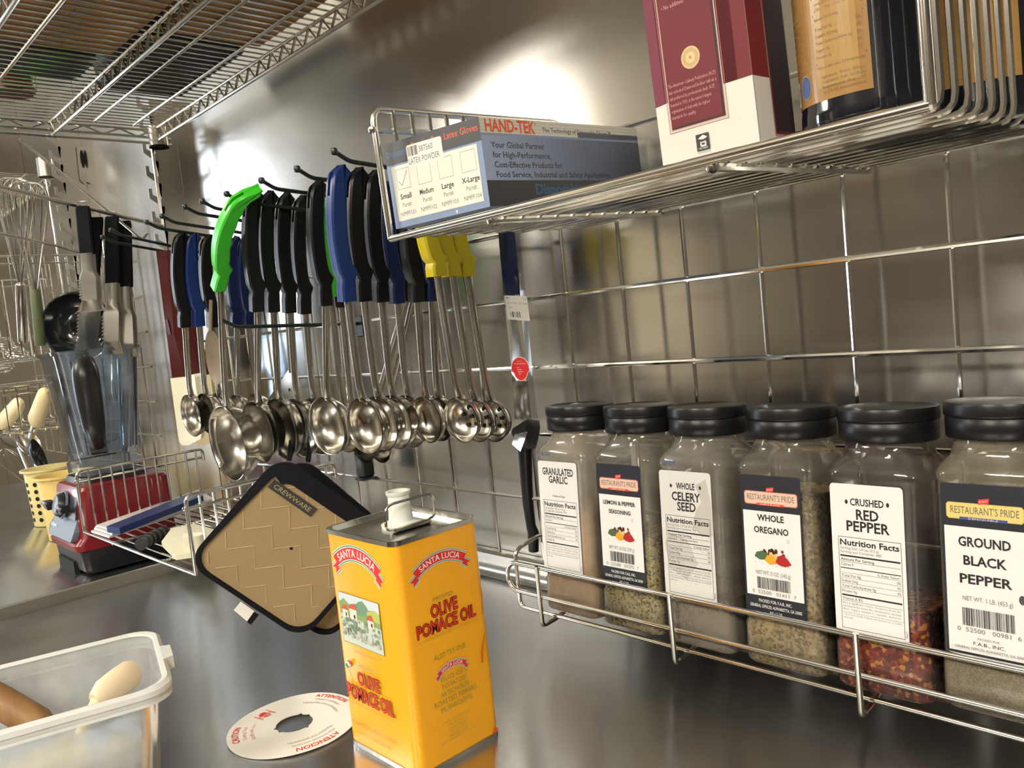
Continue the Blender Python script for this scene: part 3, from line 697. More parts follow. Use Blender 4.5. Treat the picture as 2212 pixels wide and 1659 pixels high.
def spice_pic(P, u, v):
    rd = random.Random(9)
    for k in range(16):
        a = u + rd.uniform(-10, 20); b = v + rd.uniform(3, 9); P.disc(a, b, rd.uniform(1.4, 2.6), rd.choice(((.10, .02, .01), (.16, .035, .02), (.06, .015, .01))), n=6)
    P.up(); P.poly([(u - 23, v), (u - 20, v + 5), (u - 12, v + 7), (u - 6, v + 4), (u - 8, v - 2), (u - 16, v - 3)], (.055, .10, .045))
    P.poly([(u - 4, v + 2), (u - 3, v + 7), (u + 1, v + 4), (u + 6, v + 6), (u + 7, v)], (.60, .48, .18))
    P.up(); P.poly([(u - 10, v - 3), (u - 7, v + 2), (u - 2, v + 4), (u + 4, v + 1), (u + 5, v - 5), (u - 3, v - 7)], (.78, .32, .015))
    P.up(); P.poly([(u + 4, v - 3), (u + 7, v + 3), (u + 12, v + 5), (u + 19, v + 2), (u + 24, v - 4), (u + 16, v - 7), (u + 8, v - 6)], (.33, .012, .010))
    for k in range(14): P.disc(u + rd.uniform(-24, 26), v + rd.uniform(-8, -2), .45, (.15, .05, .02), n=5)
    P.up()
def plaque(P, u, v, c1, c2):
    w_, h_ = 34, 7.3
    for k, c in ((0, c2), (.8, c1)):
        a, b = w_ - k, h_ - k
        P.poly([(u - a, v - b + 2), (u - a + 2, v - b), (u + a - 2, v - b), (u + a, v - b + 2), (u + a, v + b - 2), (u + a - 2, v + b), (u - a + 2, v + b), (u - a, v + b - 2)], c); P.up()
    P.text("RESTAURANT'S PRIDE", u, v - 2.3, 6.2, (.10, .08, .07), w=60); P.up()
    P.poly([(u - 5, v + 6.5), (u + 4.5, v + 8), (u + 5, v + 12.5), (u - 4.5, v + 11)], (.70, .03, .03)); P.rect(u - 18, v - 7.6, u + 17, v - 5.2, (.55, .05, .03)) if c1[2] > .3 else P.rect(u - 22, v - 7.6, u + 20, v - 5.2, (.03, .06, .22))
    P.up(); P.text("CHEF'S BLEND" if c1[2] > .3 else 'DEPENDABLE', u - 1, v - 7.2, 1.5, (.75, .6, .5), w=26, res=1); P.text('QUALITY', u, v + 8.6, 1.8, (.8, .7, .6), w=8, res=1, rot=.12)
def rp_label(kind, x0, label, names, net, num, gold=False):
    t, fn = jar(kind, x0, label, 0 if kind != 'black' else .006)
    P = Print(fn, .3)
    P.rr(7, 15, 84, 167, 3, (.012, .013, .022)); P.up()
    P.rect(9.5, 38 if not gold else 17, 82, 129, LBL); P.up()
    plaque(P, 46, 143, (.64, .45, .35) if not gold else (.62, .50, .17), (.36, .11, .07) if not gold else (.55, .42, .08))
    lines(P, names, 45)
    if gold:
        P.disc(76, 71, 3.0, (.05, .05, .05), 4.0); P.up(); P.text('NET WT. 1 LB. (453 g)', 46, 63.5, 4, (.16, .15, .14), w=44)
        P.barcode(23, 41, 69, 57, seed=num); P.up()
        P.text('0  52500   00981  6', 46, 35.5, 4, (.15, .15, .15), w=56); P.text('PACKED FOR:', 46, 29.5, 2, (.2, .2, .2), w=20)
        P.text('F.A.B., INC.', 46, 24.5, 3, INK, w=28); P.text('GENERAL OFFICES: ALPHARETTA, GA 30005', 46, 20, 2.2, (.15, .15, .15), w=62)
    else:
        P.disc(66, 100, 1.9, (.35, .34, .32)); P.up(); P.disc(66, 100, 1.4, LBL); P.up(); P.text('U', 66, 99.2, 1.6, (.3, .3, .3))
        spice_pic(P, 45, 80)
        P.text('NET WT. ' + net, 45, 61.5, 4, (.16, .15, .14), w=44)
        P.barcode(24, 46, 66, 58.5, seed=num); P.up(); P.text('0  52500   01%03d  7' % num, 45, 40.5, 3.8, (.15, .15, .15), w=56)
        P.text('PACKED FOR: F.A.B., INC.', 46, 31.5, 3.2, (.75, .75, .7), w=42, bold=.01)
        P.text('GENERAL OFFICES: ALPHARETTA, GA 30005', 46, 25.5, 3.2, (.75, .75, .7), w=66, bold=.01); P.text('AR-1118', 46, 20, 3, (.75, .75, .7), w=16)
    P.build('label', t)
def nf_label(kind, x0, label, dots, names, rows, lw, vit=False, stain=False):
    t, fn = jar(kind, x0, label)
    P = Print(fn, .3)
    P.rr(5, 14, 83, 165, 4, LBL if not stain else (.60, .59, .56)); P.up()
    if stain:
        P.poly([(60, 150), (76, 158), (82, 130), (82, 95), (66, 92), (52, 104), (60, 122), (68, 132)], (.44, .42, .38)); P.poly([(8, 80), (20, 92), (44, 86), (58, 60), (40, 40), (14, 50)], (.47, .46, .43)); P.up()
    if dots:
        P.disc(23, dots, 1.6, INK, 2.2); P.disc(67, dots, 1.6, INK, 2.2)
    lines(P, names, 45)
    nutrition(P, 12, 22, 79, 113, rows, vit)
    P.text(lw, 82, 27, 2, INK, rot=PI / 2)
    P.build('label', t)
    if kind in ('garlic', 'celery'):
        P = Print(fn, .9); P.text('1526', 22, 172.5, 4, (.06, .09, .30), w=22); P.build('ink_date', t)
nf_label('garlic', -.775, 'spice jar of pale granulated garlic, first in the row', 0, (('GRANULATED', 147, 9, 62), ('GARLIC', 136.5, 9, 38), ('Product of China', 118, 2.2, 24)), ('Serving Size: 1/4 tsp (1.0 g)', 'Servings per Container: 709', '5', 'Total Carbohydrate 1g'), '71771')
rp_label('lemon', -.674, 'spice jar of lemon and pepper seasoning with black and white label', (('LEMON & PEPPER', 117, 4.8, 56), ('SEASONING', 106, 4.8, 38)), '26 OZ. (737 g)', 275)
nf_label('celery', -.576, 'spice jar of whole celery seed with a stained white label', 147.5, (('WHOLE', 144.5, 7, 28), ('CELERY', 131, 9.5, 43), ('SEED', 119.5, 9.5, 28)), ('Serving Size: 1/4 tsp (0.5 g)', 'Servings per Container: 906', '0      Calories from Fat 0', 'Total Carbohydrate 0g'), '70180', stain=True)
rp_label('oregano', -.472, 'spice jar of whole oregano leaves with black and white label', (('WHOLE', 119, 6.5, 34), ('OREGANO', 106, 6.5, 44)), '5 OZ. (142 g)', 411)
nf_label('pepper', -.371, 'spice jar one third full of crushed red pepper flakes', 147.5, (('CRUSHED', 144.5, 6.5, 36), ('RED', 131, 9.5, 24), ('PEPPER', 119.5, 9.5, 46)), ('Serving Size: 1/4 tsp (0.5 g)', 'Servings per Container: 680', '0', 'Total Carbohydrate 0g'), '34657', vit=True)
rp_label('black', -.271, 'spice jar of ground black pepper with gold plaque, last in the row', (('GROUND', 112, 8, 46), ('BLACK', 95.5, 8, 38), ('PEPPER', 79, 8, 46)), '', 981, True)
# ================================================================== things in the upper basket
def hexa(pts, m_, name, parent):
    """pts: 4 bottom corners then 4 top corners"""
    return MB().add(pts, [(0, 3, 2, 1), (4, 5, 6, 7), (0, 1, 5, 4), (1, 2, 6, 5), (2, 3, 7, 6), (3, 0, 4, 7)], m_).build(name, parent, smooth=False)
fy = .566
A = PY(856, 495, fy - .004); B = PY(1059, 446, fy + .006); C = PY(1033, 252, fy + .006)
D = PN(828, 313, A, (B - A).cross(C - A))
zf = GT(0, fy, .548).z + .003
DV = Vector((0, math.cos(TILT), math.sin(TILT))) * .262
UPV = GT(0, 0, 1) - GT(0, 0, 0)
gcol = mat('glove_box_board', (.20, .26, .40), .4)
t = thing('glove_box', 'blue grey cardboard box of disposable gloves in the wire basket', 'box', A)
hexa([A, B, B + DV, A + DV, D, C, C + DV, D + DV], gcol, 'carton', t)
def bil(A, B, C, D, w_, h_):
    N = (B - A).cross(D - A).normalized()
    def fn(u, v, h):
        s, r = u / w_, v / h_
        return A * (1 - s) * (1 - r) + B * s * (1 - r) + C * s * r + D * (1 - s) * r + N * (h / 1000)
    return fn
P = Print(bil(A, B, C, D, 165, 92), .2)
P.rect(0, 68, 165, 92, (.045, .045, .05)); P.up()
P.text('Disposable', 3, 76, 6.8, (.055, .10, .19), w=42, al='l', bold=.02); P.text('Powder-Free Latex Gloves', 162, 79, 6.8, (.60, .09, .04), w=112, al='r', bold=.01)
P.rect(8, 7, 157, 66, (.74, .72, .62)); P.up()
for i, (a, b, c) in enumerate((('Small', 'NMPF101', 28), ('Medium', 'NMPF102', 66), ('Large', 'NMPF103', 103), ('X-Large', 'NMPF104', 141))):
    P.frame(c - 12, 40, c + 12, 62, .6, (.30, .29, .27)); P.text(a, c, 29.5, 5.4, INK, bold=.02, w=len(a) * 4.1)
    P.text('Part#:', c, 21, 4.6, (.12, .12, .12), w=17); P.text(b, c, 11.5, 4.6, (.12, .12, .12), w=28)
P.line(19, 49, 24, 44, .8, (.1, .1, .12)); P.line(24, 44, 36, 59, .8, (.1, .1, .12))
P.disc(112, 3, 1.6, (.6, .65, .7))
P.up(2); P.rr(41, 60, 103, 84, 3, (.76, .74, .68)); P.up(); P.barcode(43, 72, 60, 82, seed=5); P.text('387560', 75, 74, 6, (.1, .1, .1), w=24); P.text('LATEX POWDER', 70, 63.5, 6, (.08, .08, .08), w=54)
P.build('end_print', t)
gb2 = mat('glove_box_side_blue', (.12, .15, .22), .4)
nzr = noise_col(gb2, 1, (.16, .19, .27), (.16, .19, .27))
P = Print(bil(B, B + DV, C + DV, C, 262, 92), .2)
P.rect(0, 76, 262, 92, (.62, .60, .52)); P.up()
for k in range(4): P.rect(0, 78.5 + 3.4 * k, 262, 79.1 + 3.4 * k, (.42, .41, .37))
n = 30
for i in range(n):
    a = 262 * i / n; s = i / n; c = (.27 * (1 - s) ** 1.3 + .014, .32 * (1 - s) ** 1.3 + .018, .45 * (1 - s) ** 1.3 + .04)
    P.rect(a, 27, 262 * (i + 1) / n, 73.5, c)
P.rect(0, 0, 262, 27, (.028, .028, .033)); P.rect(150, 76, 262, 82, (.03, .04, .07)); P.up()
P.text('HAND-TEK', 7, 77.8, 12.5, (.62, .09, .035), w=74, al='l', bold=.03); P.text('\u00ae', 82, 86, 3.5, (.3, .1, .05)); P.text('The Technology of Disposable Gloves\u2122', 92, 80, 4.8, (.05, .05, .06), w=118, al='l', bold=.015)
for i, (s, wd) in enumerate((('Your Global Partner', 80), ('for High-Performance,', 88), ('Cost-Effective Products for', 103), ('Food Service, Industrial and Safety Applications', 186))):
    P.text(s, 12 + i * .9, 61 - 10.3 * i, 6.0, (.02, .02, .03), w=wd, al='l', bold=.015)
P.text('Disposable', 70, 12, 11, (.03, .09, .17), w=78, al='l', bold=.03)
P.build('side_print', t)
# salt box
sy_ = .600
s0 = GT(0, sy_, .548).z + .0032
A = Vector((-.4185, sy_, s0)); W_ = Vector((.0925, 0, 0)); U_ = Vector((-.004, 0, 0)) + UPV * .235; DV2 = Vector((0, math.cos(TILT), math.sin(TILT))) * .062
sm = mat('salt_box_board', (.70, .67, .60), .45)
t = thing('salt_box', 'tall burgundy and white cardboard salt box in the wire basket', 'box', A)
hexa([A, A + W_, A + W_ + DV2, A + DV2, A + U_, A + W_ + U_, A + W_ + DV2 + U_, A + DV2 + U_], sm, 'carton', t)
BUR = (.12, .007, .013)
P = Print(bil(A, A + W_, A + W_ + U_, A + U_, 92.5, 235), .2); _pm = pm; pm = lambda c, r=.6: _pm(c, .6)
P.poly([(0, 58), (24, 60), (24, 235), (0, 235)], (.13, .018, .04)); P.poly([(66, 60), (92.5, 60), (92.5, 235), (66, 235)], BUR); P.rect(10, 60, 80, 235, BUR); P.up()
P.frame(11.5, 33, 68.5, 240, .6, (.40, .16, .15)); P.rect(13, 34.5, 67, 235, (.55, .42, .36)); P.up(); P.rect(14, 35.5, 66, 235, (.04, .008, .01)); P.up(); P.rect(14, 37.5, 63.5, 235, (.115, .009, .016)); P.up()
P.disc(40, 89, 9, (.58, .44, .22)); P.up(); P.disc(40, 89, 7.6, (.48, .35, .16)); P.up(); P.disc(40, 89, 4.6, (.60, .47, .25)); P.up(); P.disc(40, 89, 1.2, (.3, .2, .09))
for i, (s, wd) in enumerate((('The American Culinary Federation (ACF)', 46), ('has selected Diamond kosher salt as a', 46), ('salt preferred by professional chefs. ACF,', 44), ('founded in 1929, is the nation\'s largest', 40), ('organization of chefs with the highest', 38), ('standards for quality.', 24))):
    P.text(s, 15.5, 70 - 5.2 * i, 2.9, (.58, .30, .28), w=wd, al='l', res=1)
for i, s in enumerate(('\u2022 Coarse flakes for even flavor', '\u2022 Natural burst of flavor', '\u2022 No additives')): P.text(s, 18, 152 - 9.5 * i, 3.6, (.60, .34, .30), w=36 - 7 * i, al='l', res=1)
P.rect(36, 13, 48.5, 26.5, (.03, .03, .03)); P.up()
P.poly([(38, 23), (43, 25.5), (47, 23.3), (42.5, 21.2)], (.7, .7, .65)); P.frame(39.6, 16, 45.4, 20.5, 1.4, (.7, .7, .65)); P.rect(40.5, 20, 44.5, 22, (.03, .03, .03))
P.text('MEMBER', 42.2, 14, 1.6, (.6, .6, .55), w=9); P.text('www.culinary.org', 42.4, 11, 1.5, (.1, .1, .1), w=12); P.text('KOSHER SALT', 42.2, 3.5, 2.2, (.1, .1, .1), w=15)
P.build('front_print', t)
B_ = A + W_
P = Print(bil(B_, B_ + DV2, B_ + DV2 + U_, B_ + U_, 62, 235), .2)
P.rect(0, 60, 26, 235, (.15, .007, .009)); P.rect(26, 14, 60, 235, (.34, .20, .17)); P.up(); P.rect(27.5, 15.5, 60, 235, (.10, .01, .015)); P.up(); P.rect(29.5, 18, 60, 235, (.018, .006, .01)); P.rect(.2, 0, .6, 235, (.18, .10, .08))
P.build('side_print', t)
pm = _pm
# dark bottles
btl = mat('dark_bottle_glass', (.006, .007, .012), .08, spec=.8, coat=.5)
def bottle(x, y, r, h, label, cols, a0, a1, v0, v1, second=None):
    z0 = GT(0, y, .548).z + .0034
    M = Matrix.Translation((x, y, z0)) @ Matrix.Rotation(TILT, 4, 'X')
    t = thing('dark_bottle', label, 'bottle', (x, y, z0), 'dark bottles in the wire basket')
    MB().lathe([(0, 0), (r * .80, 0), (r * .93, .003), (r, .010), (r, .020), (r * .985, .024), (r * .985, h * .58), (r, h * .62), (r * .96, h * .68), (r * .6, h * .8), (r * .3, h * .88), (r * .27, h * .97), (0, h * .97)], btl, n=48, M=M).build('glass_body', t)
    MB().lathe([(r * .32, h * .93), (r * .33, h), (0, h)], black_plastic, n=24, M=M).build('cap', t)
    R_ = r * 1000
    def fn(u, v, hh):  # u: mm round the bottle from angle a0
        th = math.radians(a0) + u / R_
        return M @ Vector((math.cos(th) * (R_ * .985 + .15 + hh) / 1000, math.sin(th) * (R_ * .985 + .15 + hh) / 1000, v / 1000))
    L = math.radians(a1 - a0) * R_
    P = Print(fn, .1)
    seg = 26
    for i in range(seg): P.rect(L * i / seg, v0, L * (i + 1) / seg, v1, cols[0], rough=.25)
    P.up(2)
    return t, P, L, fn
bc = PY(1838, 238, .655)
t, P, L, fn = bottle(-.262, .655, .050, .27, 'dark sauce bottle with an orange nutrition label beside the salt box', ((.30, .165, .055),), 205, 296, 27, 112)
P.h += .05
for i in range(8): P.rect(L * .47 + L * .43 * i / 8, 36, L * .47 + L * .43 * (i + 1) / 8, 110, (.35, .215, .075), .25)
P.up(2); a = L * .49
P.text('Nutrition Facts', a, 100, 4.6, (.08, .05, .03), w=36, al='l', bold=.03)
for i, v in enumerate((95, 91)): P.text('Serving Size 1 Tbsp (15ml) Servings 63'[i * 6:], a + 2, v, 2.1, (.2, .12, .05), w=33, al='l', res=1)
P.rect(a, 88, a + 38, 89.2, (.08, .05, .03)); P.text('Amount Per Serving', a + 1, 84, 2.4, (.15, .09, .04), w=20, al='l', res=1); P.rect(a, 82.3, a + 38, 82.9, (.08, .05, .03))
for i, s in enumerate(('Total Fat 0g', 'Sodium 920mg', 'Total Carbohydrate 1g', 'Sugars 0g', 'Protein 2g')): P.text(s, a + 1, 77 - 5 * i, 2.3, (.15, .09, .04), al='l', res=1); P.text('0%', a + 36, 77 - 5 * i, 2.3, (.15, .09, .04), al='r', res=1)
P.rect(a, 53, a + 38, 54.2, (.08, .05, .03)); P.text('* Percent daily values 2,000 calorie diet', a, 49.5, 2, (.15, .09, .04), w=37, al='l', res=1)
for i, s in enumerate(('Ingredients: Water, Wheat,', 'Soybeans, Salt, Sodium', 'Benzoate less than 1/10', 'of 1% as preservative')): P.text(s, a + 4, 42.5 - 3.6 * i, 2.2, (.15, .09, .04), w=32, al='l', res=1)
for i in range(11): P.text('Net contents and directions', 2, 92 - 5 * i, 2.2, (.36, .19, .05), w=24, al='l', res=1)
P.rr(3, 30, 11, 48, .8, (.62, .60, .56)); P.up(); P.barcode(4, 32, 10, 46, (.1, .12, .2), 2)
for i in range(6): P.disc(24, 41, 7.5 - i * .3, ((.40, .27, .12), (.55, .5, .42), (.05, .08, .2), (.05, .08, .2), (.07, .11, .27), (.07, .11, .27))[i], 9 - i * .35); P.up(.5)
P.build('label', t)
t, P, L, fn = bottle(-.222, .775, .046, .29, 'dark bottle with red and orange label behind the first bottle', ((.34, .19, .06),), 215, 330, 32, 200)
P.rect(0, 32, L * .42, 200, (.42, .012, .012)); P.up(); P.rect(L * .42, 32, L * .42 + 1.5, 200, (.6, .4, .15)); P.build('label', t)
# ================================================================== peg rack
PEGX = {1: -.963, 2: -1.066, 3: -1.176, 4: -1.301, 5: -1.399, 6: -1.474, 7: -1.586, 8: -1.666, 9: -1.876, 10: -1.935}
TY = .62
RK2 = thing('peg_rack', 'black coated utensil rack with a row of long upturned pegs', 'rack', (-1.4, .85, .65))
PT = {}
tips = {1: (722, 327), 2: (642, 365), 3: (565, 390), 4: (490, 419), 5: (437, 435), 6: (400, 447), 7: (350, 467), 8: (317, 480), 9: (240, 497), 10: (222, 512)}
MB().box((-1.97, .846, .645), (-.93, .853, .662), peg_black, bev=.002).build('back_bar', RK2)
for x in (-1.93, -1.36, -.95): MB().box((x - .012, .853, .64), (x + .012, .862, .675), peg_black, bev=.002).build('clip', RK2)
for k, (u, v) in tips.items():
    tp = PX(u, v, PEGX[k]); zt = tp.z
    root = Vector((PEGX[k], .848, .655 if k < 9 else .655))
    el = Vector((PEGX[k], tp.y + .022, zt - .012 + .0))
    pts = fillet([tp, el, root], .008)
    MB().tube(pts, .0032, peg_black, 8).lathe([(0, -.0055), (.0045, -.004), (.0056, 0), (.0045, .004), (0, .0055)], peg_black, tp, 10).build('peg', RK2)
    PT[k] = (tp, el, root)
def peg_z(k, y):
    tp, el, root = PT[k]; s = (y - el.y) / (root.y - el.y)
    return el.z + (root.z - el.z) * s
# lower peg and clips on the grid
lpg = thing('peg_hook', 'black coated peg clipped low on the wire grid behind the ladles', 'hook', (-1.35, .85, .46))
a = PX(484, 693, -1.30); MB().tube(fillet([a, a + Vector((0, .02, -.012)), Vector((-1.30, .85, a.z - .025))], .006), .0032, peg_black, 8).lathe([(0, -.005), (.005, 0), (0, .005)], peg_black, a, 10).build('peg', lpg)
MB().box((-1.312, .846, a.z - .05), (-1.288, .862, a.z - .01), peg_black, bev=.002).build('clip', lpg)
cb = PY(787, 1012, .85)
t = thing('grid_clip', 'black plastic clip on the lower grid wire under the ladles', 'clip', cb)
MB().box((cb.x - .013, .838, cb.z - .016), (cb.x + .013, .866, cb.z + .03), peg_black, bev=.003).build('clip_body', t)
MB().box((cb.x - .011, .832, cb.z - .021), (cb.x + .02, .868, cb.z - .016), peg_black, bev=.002).build('foot', t)
# ================================================================== ladles and portion spoons
def ladle(colr, k, top, bot, bc, rpx, label, yaw=-2, pitch=4, holes=0, dep=.50, oval=1.0, hw=.0088, grp='ladles and portion spoons hanging on the pegs', hook=False, name='ladle', y=None):
    X = PEGX[k]; tp = PX(top[0], top[1], X)
    y = tp.y if y is None else y
    tp = PY(top[0], top[1], y); bt = PY(bot[0], bot[1], y + .004); bcn = PY(bc[0], bc[1], y + .004)
    depth = Vector((RX[2], RY[2], RZ[2])).dot(tp - CAM)
    R = rpx / F * Vector((RX[2], RY[2], RZ[2])).dot(bcn - CAM)
    t = thing(name, label, 'ladle' if name == 'ladle' else 'spoon', tp, grp)
    dn = (bt - tp); L = dn.length; dn.normalize()
    yy = Vector((0, 1, 0)); xx = yy.cross(-dn).normalized(); yy = (-dn).cross(xx).normalized()
    def fr(x, yv, s): return tp + xx * x + yy * yv + dn * s
    bow = -.010 if not hook else -.020
    def cen(s): q = s / L; return bow * math.sin(PI * min(q * 1.1, 1)) + (.004 if q < .1 else 0)
    cen0 = cen
    if hook: cen = lambda s: cen0(s) + .020 * (max(0, .15 - s / L) / .15) ** 1.4
    N = 18; front = []; back = []
    for i in range(N + 1):
        q = i / N; s = q * L
        th = .0125
        if q < .06: th = .0125 * math.sqrt(max(0, 1 - ((.06 - q) / .06) ** 2)) + .001
        f = cen(s) - th; b = cen(s) + th
        if .80 < q < .86: f += .004 * math.sin((q - .80) / .06 * PI)
        if q >= .86: f = cen(.86 * L) - .0115; b = cen(.86 * L) + .0115
        if .70 < q < .81: b += .012 * ((q - .70) / .11) ** 1.6
        if hook and .1 < q < .72: b += .003 * abs(math.sin(q * 22))
        front.append((f, s)); back.append((b, s))
    def slab(x0, x1, i0, i1, mb, e=0):
        out = [(front[i][0] + e, front[i][1]) for i in range(i0, i1 + 1)] + [(back[i][0] - e, back[i][1]) for i in range(i1, i0 - 1, -1)]
        mb.loft([[fr(x0, p[0], p[1]) for p in out], [fr(x1, p[0], p[1]) for p in out]], colr, cap=True)
    h = MB(); sl0, sl1 = 1, 3
    w_ = hw
    # cheeks with softened edges, core left open for the hanging slot
    for s in (-1, 1):
        out = lambda e: [(front[i][0] + e, front[i][1]) for i in range(N + 1)] + [(back[i][0] - e, back[i][1]) for i in range(N, -1, -1)]
        a_ = [fr(s * .0032, p[0], p[1]) for p in out(0)]; b_ = [fr(s * (w_ - .0022), p[0], p[1]) for p in out(0)]; c_ = [fr(s * w_, p[0], p[1]) for p in out(.0028)]
        h.loft([a_, b_, c_] if s > 0 else [c_, b_, a_], colr, cap=True)
    slab(-.0033, .0033, 0, 1, h, .001); slab(-.0033, .0033, 4, N, h, .0002)
    h.build('handle', t, ang=35)
    hz = tp + dn * .014
    # rod
    ctop = bcn - Vector((0, 0, 1)) * R * oval * 1.0
    ctop = bcn + (bt - bcn).normalized() * R * oval * .97
    MB().tube([bt - dn * .004, bt + (ctop - bt) * .5, ctop + (bt - ctop).normalized() * .022, ctop + Vector((0, .003, 0)), ctop + (bcn - ctop) * .10 + Vector((0, .010, 0))], [.0066, .0066, .0058, .0066, .006], steel, 12, flat=.8).build('rod', t)
    # bowl: opening faces -Y, turned by yaw about the vertical
    q = (Matrix.Rotation(math.radians(-yaw), 4, 'Z') @ Matrix.Rotation(math.radians(90 + pitch), 4, 'X'))
    M = Matrix.Translation(bcn) @ q @ Matrix.Diagonal((.93 / oval if oval > 1 else 1, oval, 1, 1))
    D = R * dep * 1.55
    pr = [(R * 1.03, .0012), (R * 1.03, 0), (R, -.0008)]
    for i in range(1, 9):
        a = i / 8 * PI / 2; pr.append((R * math.cos(a) ** .75 * (1 - .05 * i / 8) if i < 8 else 0, -D * math.sin(a) ** .9))
    th = .0009
    inn = [(max(r - th, 0), z + (th if i > 5 else 0)) for i, (r, z) in enumerate(pr)][::-1]
    pr = pr[::-1]
    MB().lathe(pr, steel, n=40, M=M).lathe([(r, z + .0008) for r, z in inn], steel, n=40, M=M).build('bowl', t, ang=60)
    if holes:
        hb = MB()
        pos = [(0, 0)] + [(.42 * math.cos(2 * PI * i / (holes - 1) + .4), .42 * math.sin(2 * PI * i / (holes - 1) + .4)) for i in range(holes - 1)]
        if holes == 2: pos = [(.34, .18), (.34, -.22)]
        for a, b in pos:
            hb.add([M @ Vector((a * R + math.cos(2 * PI * i / 10) * R * .095, b * R + math.sin(2 * PI * i / 10) * R * .095, -D * (1 - min(1, (a * a + b * b) ** .5) ** 2.667) ** .45 + .0042)) for i in range(10)], [tuple(range(10))], dark)
        hb.build('drain_holes', t, smooth=False)
    return t
K, Bl, Nv = black_plastic, blue_plastic, navy_plastic
# frontmost row, left peg
ladle(K, 8, (390, 500), (400, 706), (413, 898), 45, 'black handled portion spoon leftmost beside the maroon handle, with small bowl')
ladle(Bl, 8, (416, 502), (431, 704), (446, 893), 43, 'blue handled portion spoon between two black handles at left')
ladle(K, 8, (449, 506), (462, 706), (474, 893), 43, 'black handled portion spoon just left of the bright green ladle')
ladle(Nv, 8, (508, 510), (512, 706), (513, 898), 45, 'navy handled portion spoon just right of the bright green ladle')
ladle(Nv, 7, (532, 508), (538, 702), (556, 893), 42, 'navy handled portion spoon half behind the first tall black handle')
ladle(green_plastic, 4, (532, 404), (475, 622), (492, 958), 74, 'bright green handled ladle with long bowl, in front of all others', yaw=-10, pitch=4, dep=.62, oval=1.12, hook=True, hw=.0105, y=.636)
ladle(K, 4, (548, 408), (557, 672), (557, 934), 66, 'black handled ladle next to the bright green one, wide open bowl', yaw=0, y=.665)
ladle(K, 4, (580, 411), (591, 673), (606, 926), 65, 'second black handled ladle right of the bright green one', yaw=0, y=.700)
ladle(K, 4, (616, 415), (627, 675), (644, 925), 64, 'third black handled ladle right of the bright green one', y=.735)
ladle(K, 4, (651, 421), (660, 677), (682, 922), 62, 'fourth black handled ladle right of the bright green one', y=.770)
ladle(K, 3, (685, 388), (704, 660), (706, 921), 63, 'black handled draining spoon with dark holes left of the blue one', yaw=-4, holes=2, y=.700)
ladle(green_plastic, 3, (708, 428), (715, 640), (745, 925), 52, 'green handle mostly hidden behind the large blue handle', y=.755)
ladle(K, 3, (735, 440), (738, 662), (765, 925), 50, 'black handle hidden behind the large blue handle', y=.79)
ladle(Bl, 2, (731, 356), (752, 651), (788, 921), 60, 'large blue handled draining spoon with two holes in the bowl', yaw=-4, holes=2, hw=.0098, y=.640)
ladle(K, 2, (771, 361), (787, 650), (822, 915), 59, 'black handled spoon right of the large blue one', y=.675)
ladle(K, 2, (808, 366), (825, 652), (852, 912), 58, 'black handled spoon behind the upright edge of wire basket', y=.710)
ladle(Nv, 2, (838, 390), (860, 655), (884, 910), 56, 'navy handled spoon under the corner of wire basket', y=.745)
ladle(K, 1, (888, 400), (903, 652), (921, 907), 50, 'black handled spoon between the navy and yellow handles', y=.730)
ladle(Nv, 1, (921, 415), (934, 650), (946, 905), 48, 'navy handled spoon half behind the yellow handles', y=.755)
ladle(K, 2, (866, 420), (878, 650), (785, 960), 40, 'black handled spoon hanging lowest behind the open bowls', y=.785)
ladle(K, 2, (885, 430), (893, 650), (820, 962), 38, 'black handled spoon hidden behind the navy handle', y=.80)
ladle(yellow_plastic, 1, (925, 420), (945, 597), (996, 907), 49, 'yellow handled draining spoon nearest, five holes in its bowl', yaw=-7, holes=6, y=.700, hw=.0105)
ladle(yellow_plastic, 1, (955, 425), (978, 597), (1029, 909), 46, 'yellow handled draining spoon between the other two yellow ones', yaw=-5, holes=6, y=.735, hw=.0105)
ladle(yellow_plastic, 1, (988, 430), (1009, 597), (1063, 910), 45, 'yellow handled draining spoon nearest the wall, furthest right', yaw=-4, holes=6, y=.765, hw=.0105)
# perforated turner behind the ladles
t = thing('turner', 'steel perforated turner head showing behind the black handled ladles', 'turner', (-1.40, .80, .45))
pl = [PY(u, v, .815) for u, v in ((622, 800), (636, 798), (668, 880), (640, 905), (575, 868))]
MB().loft([[p for p in pl], [p + Vector((0, .0015, 0)) for p in pl]], dull_steel, cap=True).build('blade', t, smooth=False)
h = MB()
for u, v in ((603, 855), (620, 872), (625, 842)):
    c = PY(u, v, .8145); h.add([c + Vector((math.cos(i * PI / 5) * .004, 0, math.sin(i * PI / 5) * .004)) for i in range(10)], [tuple(range(10))], dark)
h.build('holes', t, smooth=False)
MB().tube([PY(629, 805, .817), PY(618, 640, .817), PY(612, 560, .817)], .0055, dull_steel, 8, flat=.6).build('rod', t)
# grey nylon spoon on the lower peg
t = thing('nylon_spoon', 'beige nylon spoon hanging bowl down behind left ladles', 'spoon', (-1.42, .72, .45))
c = PY(462, 772, .72)
M = Matrix.Translation(c) @ Matrix.Rotation(math.radians(90), 4, 'X') @ Matrix.Diagonal((.042, .058, .014, 1))
MB().lathe([(1, 0), (.96, -.3), (.75, -.8), (.4, -1), (0, -1.05), ], tan_nylon, n=28, M=M).lathe([(0, -.95), (.7, -.7), (.93, -.2), (1, 0)], tan_nylon, n=28, M=M).build('spoon_bowl', t)
MB().tube([c + Vector((0, 0, .055)), c + Vector((0, .01, .12))], .004, tan_nylon, 8).build('handle', t)
